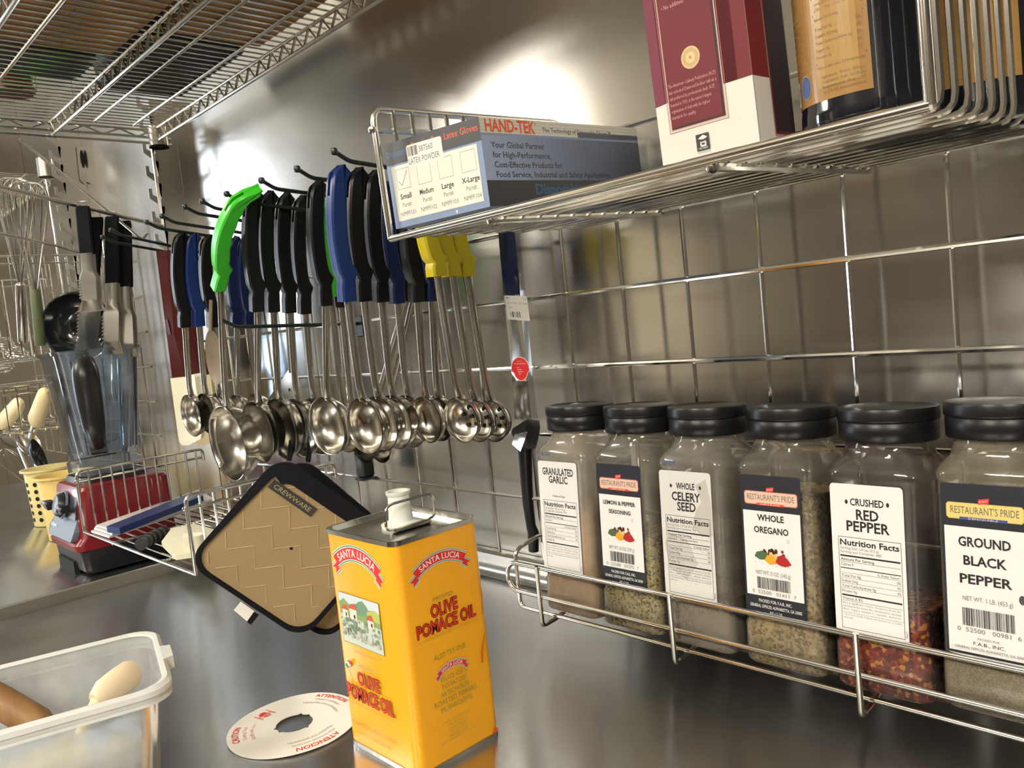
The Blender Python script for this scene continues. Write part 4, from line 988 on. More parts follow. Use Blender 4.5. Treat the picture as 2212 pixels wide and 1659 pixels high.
# maroon handled spatulas with cream blades
for i, (dx, dy, lab) in enumerate(((0, 0, 'maroon handled scraper with a long cream blade, nearest at left of ladles'), (34, .10, 'maroon handled scraper with tan blade half behind the cream one'))):
    yv = .735 + dy
    t = thing('scraper', lab, 'spatula', PY(355 + dx, 545, yv), 'maroon handled scrapers')
    def q(u, v, d=0): return PY(u + dx, v, yv) + Vector((0, d, 0))
    MB().loft([[q(343, 541, -.006), q(367, 541, -.006), q(372, 541, .008), q(349, 541, .008)], [q(345, 545, -.008), q(368, 545, -.008), q(374, 545, .010), q(351, 545, .010)],
               [q(366, 720, -.007), q(382, 720, -.007), q(389, 718, .009), q(372, 718, .009)], [q(377, 790, -.009), q(402, 790, -.009), q(409, 786, .010), q(385, 786, .010)], [q(380, 815, -.009), q(408, 812, -.009), q(416, 808, .010), q(388, 808, .010)]], maroon, cap=True).build('handle', t, ang=30)
    MB().loft([[q(365, 690, -.0095), q(371, 690, -.0095), q(371, 690, -.0088), q(365, 690, -.0088)], [q(372, 722, -.0095), q(378, 722, -.0095), q(378, 722, -.0088), q(372, 722, -.0088)]], mat('maroon_hole', (.05, .004, .004), .6), cap=True).build('slot', t, smooth=False)
    bm_ = cream_pale if i == 0 else cream
    MB().loft([[q(374, 817, -.007), q(425, 808, -.007), q(428, 806, .008), q(377, 815, .008)], [q(376, 823, -.008), q(428, 814, -.008), q(431, 812, .009), q(379, 821, .009)], [q(388, 940, -.004), q(440, 930, -.004), q(441, 929, .003), q(389, 939, .003)], [q(390, 955, -.003), q(436, 948, -.003), q(437, 947, .002), q(391, 954, .002)], [q(396, 962, -.002), q(408, 962, -.002), q(409, 961, .001), q(397, 961, .001)]], bm_, cap=True).build('blade', t, ang=40)
# ================================================================== hanging scoop in its wrapper
t = thing('wrapped_utensil', 'black handled utensil in a clear wrapper with a red sticker, hung on grid', 'utensil', PY(1110, 500, .84))
yv = .836
def q(u, v, d=0): return PY(u, v, yv + d)
MB().loft([[q(1076, 500), q(1112, 500, -.004), q(1122, 500), q(1100, 500, .006)], [q(1088, 640), q(1124, 640, -.006), q(1136, 640), q(1112, 640, .006)], [q(1105, 800), q(1136, 800, -.007), q(1150, 800), q(1126, 800, .006)], [q(1112, 905), q(1145, 905, -.008), q(1162, 905), q(1138, 905, .006)]], clear_plastic).build('wrapper', t, ang=30)
MB().tube([q(1092, 500, .003), q(1120, 700, .003), q(1136, 900, .003)], .0028, clear_plastic, 6).build('wrapper_fold', t)
MB().loft([[q(1108, 925), q(1140, 905, -.012), q(1165, 908, -.004), q(1160, 930, .008)], [q(1104, 935), q(1135, 925, -.016), q(1167, 925, -.006), q(1163, 950, .01)], [q(1120, 965), q(1140, 970, -.014), q(1158, 968, -.006), q(1156, 970, .006)]], black_plastic, cap=True).build('head', t)
MB().loft([[q(1112, 938, -.014), q(1140, 932, -.02), q(1158, 940, -.012), q(1150, 950, .0)], [q(1106, 960, -.012), q(1124, 975, -.02), q(1138, 985, -.012), q(1140, 985, 0)]], clear_plastic).build('bag_end', t)
MB().tube([q(1134, 965), q(1137, 1030), q(1141, 1090), q(1147, 1135), q(1152, 1150), q(1153, 1190)], [.011, .0095, .0085, .0075, .009, .008], black_plastic, 12).build('handle', t)
# price tag and red sticker, flat prints stuck on the wrapper
a = q(1090, 638, -.012); U = q(1138, 640, -.012) - a; D_ = q(1097, 690, -.012) - a
fn = lambda u, v, h: a + U * (u / 20) + D_ * (1 - v / 22) + Vector((0, -h / 1000, 0))
P = Print(fn, .1)
P.rect(0, 0, 20, 22, (.66, .64, .58)); P.up()
P.text('BIN', 1, 19, 1.6, INK, al='l'); P.text('1.2', 19, 19, 1.6, INK, al='r'); P.text('16" STEEL PL SER', 10.5, 14.5, 1.5, (.15, .15, .15), w=18); P.text('SPN', 4, 10.5, 1.5, (.15, .15, .15)); P.barcode(3, 2.5, 12, 7.5)
P.build('price_tag', t)
c0 = q(1124, 797, -.0125); ux = (q(1150, 797, -.0125) - c0).normalized() if 0 else Vector((1, 0, 0)); 
fn = lambda u, v, h: c0 + Vector((u / 1000, -h / 1000, v / 1000))
P = Print(fn, .1)
kx = 19.5; ky = 18
P.poly([(kx * math.cos(i * PI / 18) * (1 if math.sin(i * PI / 18) > -.3 else .82), ky * math.sin(i * PI / 18)) for i in range(36)], (.75, .55, .48)); P.up()
P.poly([(kx * .93 * math.cos(i * PI / 18) * (1 if math.sin(i * PI / 18) > -.3 else .82), ky * .93 * math.sin(i * PI / 18)) for i in range(36)], (.62, .02, .025)); P.up()
P.text('Good Grips', 0, 10.5, 2.6, (.75, .35, .15), w=12); P.text('Great Quality Whisks', 0, 7, 2, (.8, .7, .68), w=24, res=1)
for i, s in enumerate(('Soft Comfort', 'Sturdy', 'Balanced Control &', 'Dishwasher Safe')): P.text(s, -7 + i, 1.5 - 3.2 * i, 1.9, (.8, .7, .68), al='l', res=1, w=5 + 3.4 * (i % 3))
P.build('red_sticker', t)
# ================================================================== quilted pot holders
quilt = mat('quilted_tan_cloth', (.25, .175, .085), .9, sheen=.3)
noise_bump(quilt, 900, .25, .0008); 
stitch = mat('tan_stitching', (.38, .29, .17), .9)
bind = mat('black_binding', (.005, .005, .007), .8, spec=.15)
def holder(label, ctr, off, corners, tagtxt):
    N = Vector((.80, -.60, 0)).normalized(); p0 = Vector(ctr)
    c = [PN(u, v, p0, N) for u, v in corners]           # top, left, bottom, right
    t = thing('pot_holder', label, 'pot holder', p0, 'quilted pot holders')
    A, B, C, D = c
    def S(u, v): return B + (C - B) * u + (A - B) * v    # u along lower-left edge, v along upper-left edge
    Lu = (C - B).length * 1000; Lv = (A - B).length * 1000
    pts = rrect(0, 0, 1, 1, .16, 7)
    fw = lambda u, v, d: S(u, v) + N * d
    def pad(u, v): return .004 * (1 - max(abs(u - .5), abs(v - .5)) * 2) ** .3 if max(abs(u - .5), abs(v - .5)) < .5 else 0
    n = 26; mb = MB(); vs = []; fs = []
    rc = lambda u, v: (u, v)
    def inside(u, v):
        r = .15; a = max(r - u, u - 1 + r, 0); b = max(r - v, v - 1 + r, 0)
        return not (a > 0 and b > 0 and a * a + b * b > r * r)
    for side in (1, -1):
        for r in (1.0, .9, .7, .4, .02):
            base = [((p[0] - .5) * r + .5, (p[1] - .5) * r + .5) for p in pts]
            vs.append([fw(u, v, side * (.0015 + .0035 * (1 - r ** 3))) for u, v in base])
    mb.loft(vs[0:5], quilt); mb.loft(vs[5:10][::1], quilt)
    mb.build('pad', t)
    # binding: a cord round the edge, wider along the two upper sides
    mb = MB(); ring = [fw(u, v, 0) for u, v in pts]
    rings = []
    for i, p in enumerate(pts):
        P_ = ring[i]; cdir = (P_ - S(.5, .5)).normalized()
        up_side = 1 if p[1] > .84 or (p[0] > .9 and 0) else 0
        wdt = .026 if p[1] > .93 else (.014 if p[0] < .07 and p[1] > .2 else .007)
        o = P_ + cdir * .002
        rings.append([o + N * .0055 - cdir * wdt, o + N * .0045, o - N * .0045, o - N * .0055 - cdir * wdt])
    mb.loft(rings, bind, loop=True); mb.build('binding', t, ang=60)
    # zig-zag stitching
    mb = MB(); st = .155
    for kk in range(-3, 9):
        u, v = -.35, kk * .19 - .15; ph = []
        for i in range(14):
            ph.append((u, v))
            if i % 2 == 0: u += .135; v += .135
            else: u += .115; v -= .135
        seg = []
        for a_, b_ in zip(ph, ph[1:]):
            for j in range(8): seg.append((a_[0] + (b_[0] - a_[0]) * j / 8, a_[1] + (b_[1] - a_[1]) * j / 8))
        run = []
        for u_, v_ in seg + [(9, 9)]:
            if .06 < u_ < .94 and .06 < v_ < .90 and inside(u_, v_): 
                r = max(abs(u_ - .5), abs(v_ - .5)) * 2
                run.append(fw(u_, v_, .0016 + .0035 * (1 - r ** 3)))
            else:
                if len(run) > 1: mb.tube(run, .0008, stitch, 4)
                run = []
    if mb.v: mb.build('stitching', t)
    # hanging loop
    top = S(.06, 1.0)
    MB().tube([top - N * .004, top - N * .02 + Vector((0, 0, .012)), top - N * .035 + Vector((0, 0, .02)), top - N * .022 + Vector((.006, 0, .008)), top - N * .004 + Vector((.006, 0, 0))], .0018, bind, 6).build('hanging_loop', t)
    return t, fw, Lu, Lv
t2, fw2, _, _ = holder('second tan quilted pot holder, just showing behind the first', (-.975, .481, .13), 0, ((648, 985), (474, 1195), (708, 1384), (876, 1140)), False)
t1, fw1, Lu, Lv = holder('tan quilted pot holder with black edging, hanging behind the yellow tin', (-.946, .460, .13), 0, ((606, 984), (406, 1212), (655, 1378), (838, 1128)), True)
P = Print(lambda u, v, h: fw1(u / Lu, 1 + v / Lv, .0062 + h / 1000), .3)
P.rect(14, -40, 78, -27, (.02, .018, .014)); P.up(); P.text('CREWWARE', 46, -36.5, 6, (.30, .25, .14), w=54)
P.build('name_tape', t1)
wt = MB(); a = fw1(.42, -.02, -.003)
q4 = [PN(u, v, (-.952, .463, .1), (.80, -.60, 0)) for u, v in ((505, 1318), (520, 1300), (556, 1325), (540, 1348))]
wt.loft([q4, [p + Vector((.0008, 0, 0)) for p in q4]], mat('white_tag', (.72, .70, .64), .6), cap=True).build('care_tag', t1, smooth=False)
q4 = [PN(u, v, (-.9512, .4626, .1), (.80, -.60, 0)) for u, v in ((533, 1343), (549, 1321), (558, 1327), (541, 1349))]
MB().loft([q4, [p + Vector((.0018, 0, 0)) for p in q4]], bind, cap=True).build('tag_edge', t1, smooth=False)
# ================================================================== paper disc on the table
t = thing('paper_disc', 'round white paper warning disc with red lettering on the table', 'paper disc', (-.85, .405, 0))
pa = mat('white_paper', (.86, .84, .78), .6)
ctr = (PZ(490, 1600, .001) + PZ(775, 1530, .001)) / 2
pc = PZ(636, 1562, .0016); RD = .0735
mb = MB(); n = 72
def dr_(a): return Vector((math.cos(a), math.sin(a), 0))
hr = [.0205 + (.0025 if (i % 24) in (2, 3) else 0) + (.0018 if (i % 36) in (20, 21) else 0) for i in range(n)]
r1 = [pc + dr_(2 * PI * i / n) * hr[i] for i in range(n)]; r2 = [pc + dr_(2 * PI * i / n) * RD + Vector((0, 0, .0006 * math.sin(i * .3))) for i in range(n)]
mb.loft([r1, r2], pa); mb.loft([[p - Vector((0, 0, .0006)) for p in r2], [p - Vector((0, 0, .0006)) for p in r1]], pa); mb.loft([r2, [p - Vector((0, 0, .0006)) for p in r2]], pa)
mb.build('paper', t, ang=20)
P = Print(lambda u, v, h: pc + Vector((u / 1000, v / 1000, .0006 + h / 1000)), .2)
def ringtxt(s, R, deg, h, wd, c, b=.0): P.text(s, 0, 0, h, c, w=wd, arc=(0, 0, R, math.radians(deg), 1), bold=b)
RC = (.62, .05, .04); RL = (.62, .26, .20); GL = (.36, .33, .28)
# bearings found from the photograph
def bear(u, v): p = PZ(u, v, .001) - pc; return math.degrees(math.atan2(p.y, p.x)), p.length * 1000
b1_, _ = bear(705, 1517); b2_, _ = bear(690, 1605); b3_, _ = bear(518, 1590); b4_, _ = bear(575, 1547)
ringtxt('ATTENTION', 62, b1_, 6.5, 46, RC, .02); ringtxt('Outil tranchant', 54, b1_ - 2, 4.2, 38, RL); ringtxt('Manipuler avec pr\u00e9caution', 46, b1_ - 4, 4.2, 58, GL)
ringtxt('ATENCION', 62, b2_, 7, 48, RC, .02); ringtxt('Herramienta cortante', 54, b2_, 4.2, 50, GL); ringtxt('Manejese con precauci\u00f3n', 46, b2_, 4.2, 52, GL)
ringtxt('CAUTION', 61, b3_, 7, 36, RC, .02); ringtxt('Cutting Tool', 53, b3_, 4.2, 30, RL); ringtxt('Handle with care', 45, b3_, 4.2, 36, RL)
th = math.radians(b4_); ic = Vector((math.cos(th) * 50, math.sin(th) * 50)); a_ = th - PI / 2
def qq(x, y): return (ic.x + x * math.cos(a_) - y * math.sin(a_), ic.y + x * math.sin(a_) + y * math.cos(a_))
for x in (-9.5, 8.2): P.poly([qq(x, -8), qq(x + 1.3, -8), qq(x + 1.3, 8), qq(x, 8)], (.7, .10, .07))
P.poly([qq(-8.2, -.8), qq(8.2, -.8), qq(8.2, .8), qq(-8.2, .8)], (.72, .2, .15))
P.poly([qq(-6, 1.6), qq(5, 1.6), qq(4, 6.5), qq(0, 7.5), qq(-5, 5)], (.66, .03, .03)); P.poly([qq(-5, -1.6), qq(6, -1.6), qq(3, -6.5), qq(-4, -5.5)], (.74, .2, .16))
P.build('print', t)
# ================================================================== translucent tub at the left front
TZ = .118
Fc = PZ(322, 1362, TZ); Nc = PZ(352, 1478, TZ)
ed = (Nc - Fc); ed.z = 0; wv = ed.length; ed.normalize(); ld = Vector((ed.y, -ed.x, 0))
if ld.y > 0: ld = -ld
ctr = (Fc + Nc) / 2 + ld * .16
t = thing('plastic_tub', 'open frosted plastic tub at the left front of work table', 'tub', (ctr.x, ctr.y, 0))
hw_, hl = wv / 2 + .004, .165
def tr(z, k, r=.03): 
    return [Vector((ctr.x, ctr.y, z)) + ed * p[0] + ld * p[1] for p in rrect(-hw_ - k, -hl - k, hw_ + k, hl + k, r, 6)]
MB().loft([tr(.002, -.022, .02), tr(.010, -.018), tr(TZ - .016, -.007), tr(TZ - .015, -.004), tr(TZ - .001, -.003)], tub_plastic, cap=False).add(tr(.003, -.022, .02), [tuple(range(28))], tub_plastic).build('tub_body', t, ang=50)
MB().loft([tr(TZ - .002, -.004), tr(TZ, -.003), tr(TZ + .001, .001), tr(TZ - .002, .0045), tr(TZ - .007, .0045), tr(TZ - .0075, .001), tr(TZ - .013, .0005), tr(TZ - .0135, .004), tr(TZ - .015, .004), tr(TZ - .0155, -.004)], tub_rim).build('rim', t, ang=40)
e = -ld
hp = (Fc + Nc) / 2 + e * .006
MB().loft([[hp + ed * a + e * b + Vector((0, 0, z - 0)) for a, b in ((-.022, 0), (.022, 0), (.018, .010), (-.018, .010))] for z in (-.012, -.002, .001)], tub_rim, cap=True).build('tab', t)
# things lying in the tub
wood = mat('wooden_handle', (.28, .14, .055), .5); noise_col(wood, 9, (.19, .09, .03), (.32, .18, .075), (1, 6, 1))
p1 = PZ(-60, 1478, .120); p2 = PZ(92, 1570, .068)
t = thing('wooden_roller', 'worn wooden tool handle lying in the frosted tub', 'tool', p2)
MB().tube([p1, p1 + (p2 - p1) * .5, p1 + (p2 - p1) * .93, p2, p2 + (p2 - p1) * .03], [.014, .0155, .016, .014, .006], wood, 18).build('handle', t)
c1 = PZ(225, 1500, .095); c2 = PZ(282, 1455, .103)
t = thing('scraper', 'cream rubber scraper end leaning inside the frosted tub', 'spatula', c1)
dd = (c2 - c1)
MB().tube([c1 - dd * .35, c1, c1 + dd * .5, c2, c2 + dd * .22, c2 + dd * .30], [.010, .016, .0165, .0155, .011, .003], mat('peach_rubber', (.76, .62, .42), .4), 16, flat=.75).build('scraper_head', t)
p3 = c1 - dd * 2.5; p3.z = .012
MB().tube([c1 - dd * .25, p3], .006, cream, 10).build('handle', t)
t = thing('folded_cloth', 'pale folded cloth in the bottom of the frosted tub', 'cloth', (ctr.x, ctr.y, .004))
clo = mat('pale_cloth', (.42, .40, .30), .9); noise_bump(clo, 25, .8, .01); noise_col(clo, 14, (.50, .47, .36), (.25, .33, .45), lo=.45, hi=.6)
rs = []
for z, k in ((.004, -.045), (.02, -.032), (.055, -.028), (.066, -.04), (.07, -.07)): rs.append([p + Vector((0, 0, .004 * math.sin(i * 1.3))) for i, p in enumerate(tr(z, k, .03))])
MB().loft(rs, clo, cap=True).build('cloth', t)
# ================================================================== what lies in the lower basket
lz = .030 + .004
def LP(u, v, z=lz): return PZ(u, v, z)
t = thing('tray', 'white plastic tray with blue tray on it in the lower wire basket', 'tray', LP(330, 1120))
wp = mat('white_plastic', (.74, .73, .70), .3)
A = LP(197, 1150, lz + .002); B = LP(236, 1163, lz + .002); C = LP(455, 1090, lz + .002); D = LP(420, 1070, lz + .002)
# a stack of three thin white trays
def slab4(A, B, C, D, z0, z1, m_, name, parent):
    lo = [Vector((p.x, p.y, z0)) for p in (A, B, C, D)]; hi = [Vector((p.x, p.y, z1)) for p in (A, B, C, D)]
    return hexa(lo + hi, m_, name, parent)
for i in range(3):
    o = Vector((.004 * i, .006 * i, 0)); slab4(A + o, B + o, C + o * .5, D + o, lz + .002 + .006 * i, lz + .006 + .006 * i, wp, 'sheet', t)
t = thing('blue_tray', 'narrow blue tray lying on the white one in lower basket', 'tray', LP(330, 1120))
A = LP(232, 1150, lz + .021); B = LP(260, 1154, lz + .021); C = LP(440, 1082, lz + .021); D = LP(415, 1076, lz + .021)
slab4(A, B, C, D, lz + .021, lz + .035, blue_plastic, 'tray_body', t)
t = thing('rubber_scraper', 'pale cream curved rubber scraper in the lower wire basket', 'scraper', LP(400, 1170, .05))
rs = []
for i in range(13):
    a = i / 12 * PI * 1.15 - .6; 
    c = LP(398, 1196, .042); rad = .034 + .006 * math.sin(a * 2)
    rs.append([c + Vector((math.cos(a) * rad * .9, math.sin(a) * rad * .9 + .01, z)) for z in (-.004, .034 - .0 * i)] + [c + Vector((math.cos(a) * (rad - .006) * .9, math.sin(a) * (rad - .006) * .9 + .01, z)) for z in (.034, -.002)])
MB().loft(rs, cream_pale, cap=True).build('curved_blade', t)
g = [LP(u, v, .04) for u, v in ((350, 1180), (372, 1150), (420, 1140), (470, 1155), (450, 1200), (380, 1210))]
MB().loft([[p for p in g], [p + Vector((0, 0, .010)) for p in g], [p * .6 + sum(g, Vector()) / 6 * .4 + Vector((0, 0, .018)) for p in g]], cream_pale, cap=True).build('grip', t)
t = thing('black_grip', 'black grooved rubber grip lying behind the cream scraper', 'handle', LP(350, 1165, .045))
MB().tube([LP(304, 1176, .046), LP(330, 1160, .046), LP(352, 1150, .046)], [.013, .014, .013], charcoal, 14).build('grip', t)
for k in range(5):
    c = LP(310, 1172, .046).lerp(LP(350, 1151, .046), k / 4); MB().tube([c, c + (LP(352, 1150, .046) - LP(304, 1176, .046)).normalized() * .003], .0146, black_plastic, 14).build('rib', t)
# ================================================================== blender
FAR = 1.28
bm = mat('red_blender_body', (.17, .005, .008), .35, coat=.15)
bb = mat('blender_black', (.010, .010, .012), .35)
bg = mat('blender_panel', (.14, .17, .22), .5)
bx0, bx1, by0, by1 = -1.885, -1.697, .428, .610
t = thing('blender', 'red blender base with tall clear jar and black grip, at left', 'blender', ((bx0 + bx1) / 2, (by0 + by1) / 2, .022))
def br_(z, k0, kf=0, r=.016): return [(p[0], p[1], z) for p in rrect(bx0 + k0, by0 + kf, bx1 - k0, by1 - k0, r, 4)]
MB().loft([br_(.028, .002, .006), br_(.034, 0, 0), br_(.072, 0, -.004), br_(.074, .001, -.002)], bb, cap=True).build('base', t, ang=35)
for x in (bx0 + .03, bx1 - .03):
    for y in (by0 + .03, by1 - .03): MB().lathe([(0, .0222), (.012, .0222), (.014, .028), (0, .028)], bb, (x, y, 0), 14).build('foot', t)
MB().box((bx0 + .03, by0 - .006, .022), (bx1 - .055, by0 + .004, .048), dark).build('vent', t, smooth=False)
body = MB().loft([br_(.074, -.001, -.010), br_(.086, 0, -.012), br_(.098, .001, .0), br_(.188, .003, .012), br_(.194, .006, .015, .018), br_(.196, .012, .020, .018)], bm, cap=True).build('housing', t, ang=28)
# raked grey face with the switches above it
fp = [(bx0 + .012, by0 - .014, .094), (bx1 - .022, by0 - .014, .094), (bx1 - .014, by0 - .008, .112), (bx1 - .024, by0 + .004, .133), (bx0 + .018, by0 + .004, .133), (bx0 + .006, by0 - .008, .112)]
MB().loft([[Vector(p) for p in fp], [Vector(p) + Vector((0, .02, 0)) for p in fp]], bg, cap=True).build('lower_panel', t, ang=20)
fp = [(bx0 + .012, by0 + .001, .134), (bx1 - .020, by0 + .001, .134), (bx1 - .030, by0 + .014, .182), (bx0 + .020, by0 + .014, .182)]
MB().loft([[Vector(p) + Vector((0, -.002, 0)) for p in fp], [Vector(p) + Vector((0, .01, 0)) for p in fp]], charcoal, cap=True).build('switch_panel', t, smooth=False)
cc = ((bx0 + bx1) / 2 - .002, by0 + .002, .157)
M = Matrix.Translation(cc) @ Matrix.Rotation(math.radians(74), 4, 'X')
MB().lathe([(.024, 0), (.023, .010), (.018, .016), (0, .017)], bb, n=24, M=M).build('dial', t)
MB().lathe([(.028, 0), (.0275, .004), (.0255, .004), (.0255, 0)], bg, n=24, M=M).build('dial_ring', t)
for s in (-1, 1):
    c = Vector((cc[0] + s * .050, by0 - .001, .156))
    MB().loft([[c + Vector((a * s, b, d)) for a, b, d in ((-.010, 0, -.010), (.010, 0, -.006), (.012, -.004, .008), (-.006, -.002, .006))], [c + Vector((a * s, b - .018, d + .003)) for a, b, d in ((-.012, 0, -.012), (.012, 0, -.010), (.014, -.004, .006), (-.004, -.002, .002))]], bb, cap=True).build('paddle_switch', t)
    MB().tube([c + Vector((-.008 * s, -.019, .004)), c + Vector((.004 * s, -.022, .008)), c + Vector((.014 * s, -.020, .004))], .0032, mat('switch_edge', (.30, .34, .36), .4), 6).build('switch_edge', t)
P = Print(face((bx0 + .012, by0 - .0145, .094), (1, 0, 0), (0, .018, .039)), .9)
P.text('Vitamix', 24, 18, 7, (.75, .76, .78), w=30, bold=.02); P.disc(5, 21, 3.2, (.75, .76, .78)); P.build('wordmark', t)
jx, jy = -1.806, .520
MB().loft([[(p[0], p[1], z) for p in rrect(jx - k, jy - k, jx + k, jy + k, .02, 4)] for z, k in ((.196, .066), (.207, .062), (.209, .055))], bb, cap=True).build('jar_seat', t)
def jr(z, k, r=.022): return [(p[0], p[1], z) for p in rrect(jx - k, jy - k, jx + k, jy + k, r, 6)]
MB().loft([jr(.210, .060), jr(.232, .061), jr(.236, .054), jr(.250, .057), jr(.44, .077, .03), jr(.452, .079, .03), jr(.453, .083, .034), jr(.460, .084, .034), jr(.460, .078, .03), jr(.44, .073, .028), jr(.252, .049), jr(.252, .01, .005)], blender_plastic).build('blender_jar', t, ang=40)
for s, w in ((-1, .0), (1, .0), (0, 0)): 
    MB().tube([(jx + .0565, jy + s * .045, .25), (jx + .0755, jy + s * .058, .44)], .0016, blender_plastic, 6).build('jar_rib', t)
MB().lathe([(0, .252), (.012, .252), (.010, .262), (.004, .268), (0, .268)], dull_steel, (jx, jy, 0), 16).build('blade_hub', t)
for a in (0, 1.6, 3.1, 4.7):
    d = Vector((math.cos(a), math.sin(a), .25)); MB().tube([Vector((jx, jy, .262)), Vector((jx, jy, .262)) + d * .03], [.005, .001], dull_steel, 4, flat=.3).build('blade', t)
# D shaped black grip standing off the front of jar
gd = Vector((.93, -.36, 0)).normalized()
gp = [(.074, .436), (.102, .436), (.116, .415), (.112, .36), (.096, .30), (.070, .272)]
pp = fillet([Vector((jx, jy, 0)) + gd * (r_ + .012) + Vector((0, 0, z_)) for r_, z_ in gp], .03, 5)
MB().tube(pp, [(.013 + .011 * math.sin(PI * min(1, (i + 2) / (len(pp) + 3)))) for i in range(len(pp))], bb, 16).build('grip', t)
MB().loft([[Vector((jx, jy, 0)) + gd * r_ + gd.cross(Vector((0, 0, 1))) * s_ + Vector((0, 0, z_)) for r_, z_ in ((.066, .25), (.088, .256), (.092, .30), (.086, .43), (.078, .44))] for s_ in (-.014, .014)], bb, cap=True).build('grip_web', t)
# ================================================================== yellow cups and what stands in them
cup_m = mat('cream_yellow_cup', (.78, .66, .30), .4); cup2 = mat('yellow_cup', (.80, .60, .20), .4)
def cup(u, v, r, h, m_, label, holes):
    b = PZ(u, v, .0225)
    t = thing('utensil_cup', label, 'cup', b, 'yellow plastic cups on the side table')
    MB().lathe([(0, .001), (r * .80, .001), (r * .82, .003), (r * .93, h * .86), (r * .95, h * .955), (r * 1.07, h * .965), (r * 1.08, h), (r * 1.0, h), (r * .92, h * .95), (r * .80, .006), (0, .006)], m_, b, 40).build('cup_body', t)
    if holes:
        hb = MB()
        for i in range(12):
            for j in range(6):
                a = 2 * PI * i / 12 + .15; z = h * (.13 + .125 * j); rr = r * (.82 + .11 * z / (h * .86)) + .0006
                c = b + Vector((math.cos(a) * rr, math.sin(a) * rr, z)); tx = Vector((-math.sin(a), math.cos(a), 0))
                hb.add([c + tx * (math.cos(q_ * PI / 5) * .0058) + Vector((0, 0, math.sin(q_ * PI / 5) * .0058)) for q_ in range(10)], [tuple(range(10))], dark)
        tag(hb.build('holes', t, smooth=False), kind='stuff')
    return b
cA = cup(122, 1128, .062, .150, cup_m, 'pale yellow perforated cup full of metal utensils', True)
cB = cup(160, 1158, .064, .155, cup2, 'empty deeper yellow cup half behind the blender', False)
for i, (u, v, kind, lab) in enumerate(((30, 940, 'ladle', 'steel serving spoon in the yellow cup, furthest left'), (62, 955, 'spoon', 'steel serving spoon standing in the middle of yellow cup'), (85, 980, 'black', 'black nylon spoon standing in the yellow cup'), (12, 985, 'whisk', 'wire loop tool standing in the yellow cup'))):
    top = PY(u, v, cA.y - .01 + .012 * i); bot = cA + Vector((-.02 + .012 * i, .01 * (i - 1.5), .02))
    t = thing('serving_spoon', lab, 'spoon', bot, 'utensils standing in the yellow cup')
    mm = steel if kind != 'black' else black_plastic
    if kind != 'whisk':
        MB().tube([bot, bot.lerp(top, .85)], .0045, steel if kind != 'black' else black_plastic, 8).build('handle', t)
        d = (top - bot).normalized(); M = Matrix.Translation(top) @ d.to_track_quat('Y', 'Z').to_matrix().to_4x4() @ Matrix.Rotation(.5 * i, 4, 'Y') @ Matrix.Diagonal((.036, .05, .02, 1))
        MB().lathe([(1, 0), (.93, -.4), (.7, -.8), (.3, -1), (0, -1)], mm, n=24, M=M).lathe([(0, -.92), (.68, -.7), (.9, -.3), (1, 0)], mm, n=24, M=M).build('bowl', t)
    else:
        for k in range(4):
            a = k * .7; s = Vector((math.cos(a), math.sin(a), 0)) * .035
            MB().tube(fillet([bot, bot.lerp(top, .5) + s * .4, top + s, top + Vector((0, 0, .03)), top - s, bot.lerp(top, .5) - s * .4, bot], .02), .0014, steel, 5).build('wire_loop', t)
FAR = 1.0
# ================================================================== whisks, tongs and black bowl on the left
def whisk(c, hb, label, hm, n=7, r=.045):
    """c: pixel of the balloon top; hb: pixels of handle top and bottom"""
    yv = .60; top = PY(c[0], c[1], yv); h0 = PY(hb[0][0], hb[0][1], yv); h1 = PY(hb[1][0], hb[1][1], yv)
    t = thing('whisk', label, 'whisk', top, 'whisks hanging balloon up')
    d = (h0 - top); L = d.length; d.normalize(); sx = Vector((0, 1, 0)).cross(d).normalized(); sy_ = d.cross(sx)
    for k in range(n):
        a = PI * k / n; s = sx * math.cos(a) + sy_ * math.sin(a); pts = []
        for i in range(-14, 15):
            q_ = i / 14; w_ = math.sin(PI * (1 - abs(q_)) ** .62 * .5 + 0) ; 
            x = math.copysign(1, q_) * r * (math.sin(PI * abs(q_) ** .62) * .95 + .10 * abs(q_) ** .3 * (q_ != 0)); dd_ = L * (abs(q_) ** 1.7)
            pts.append(top + s * x + d * dd_)
        MB().tube(pts, .0016, shelf_chrome, 5).build('wire_loop', t)
    MB().tube([h0 - d * .004, h0, h1 - d * .004, h1], [.011, .0135, .0145, .012], hm, 16).build('handle', t)
    return t
whisk((32, 385), ((44, 615), (50, 740)), 'steel handled balloon whisk hanging at far left', steel)
whisk((58, 392), ((76, 628), (88, 745)), 'green grey handled balloon whisk hanging beside the steel one', mat('olive_handle', (.10, .12, .055), .5))
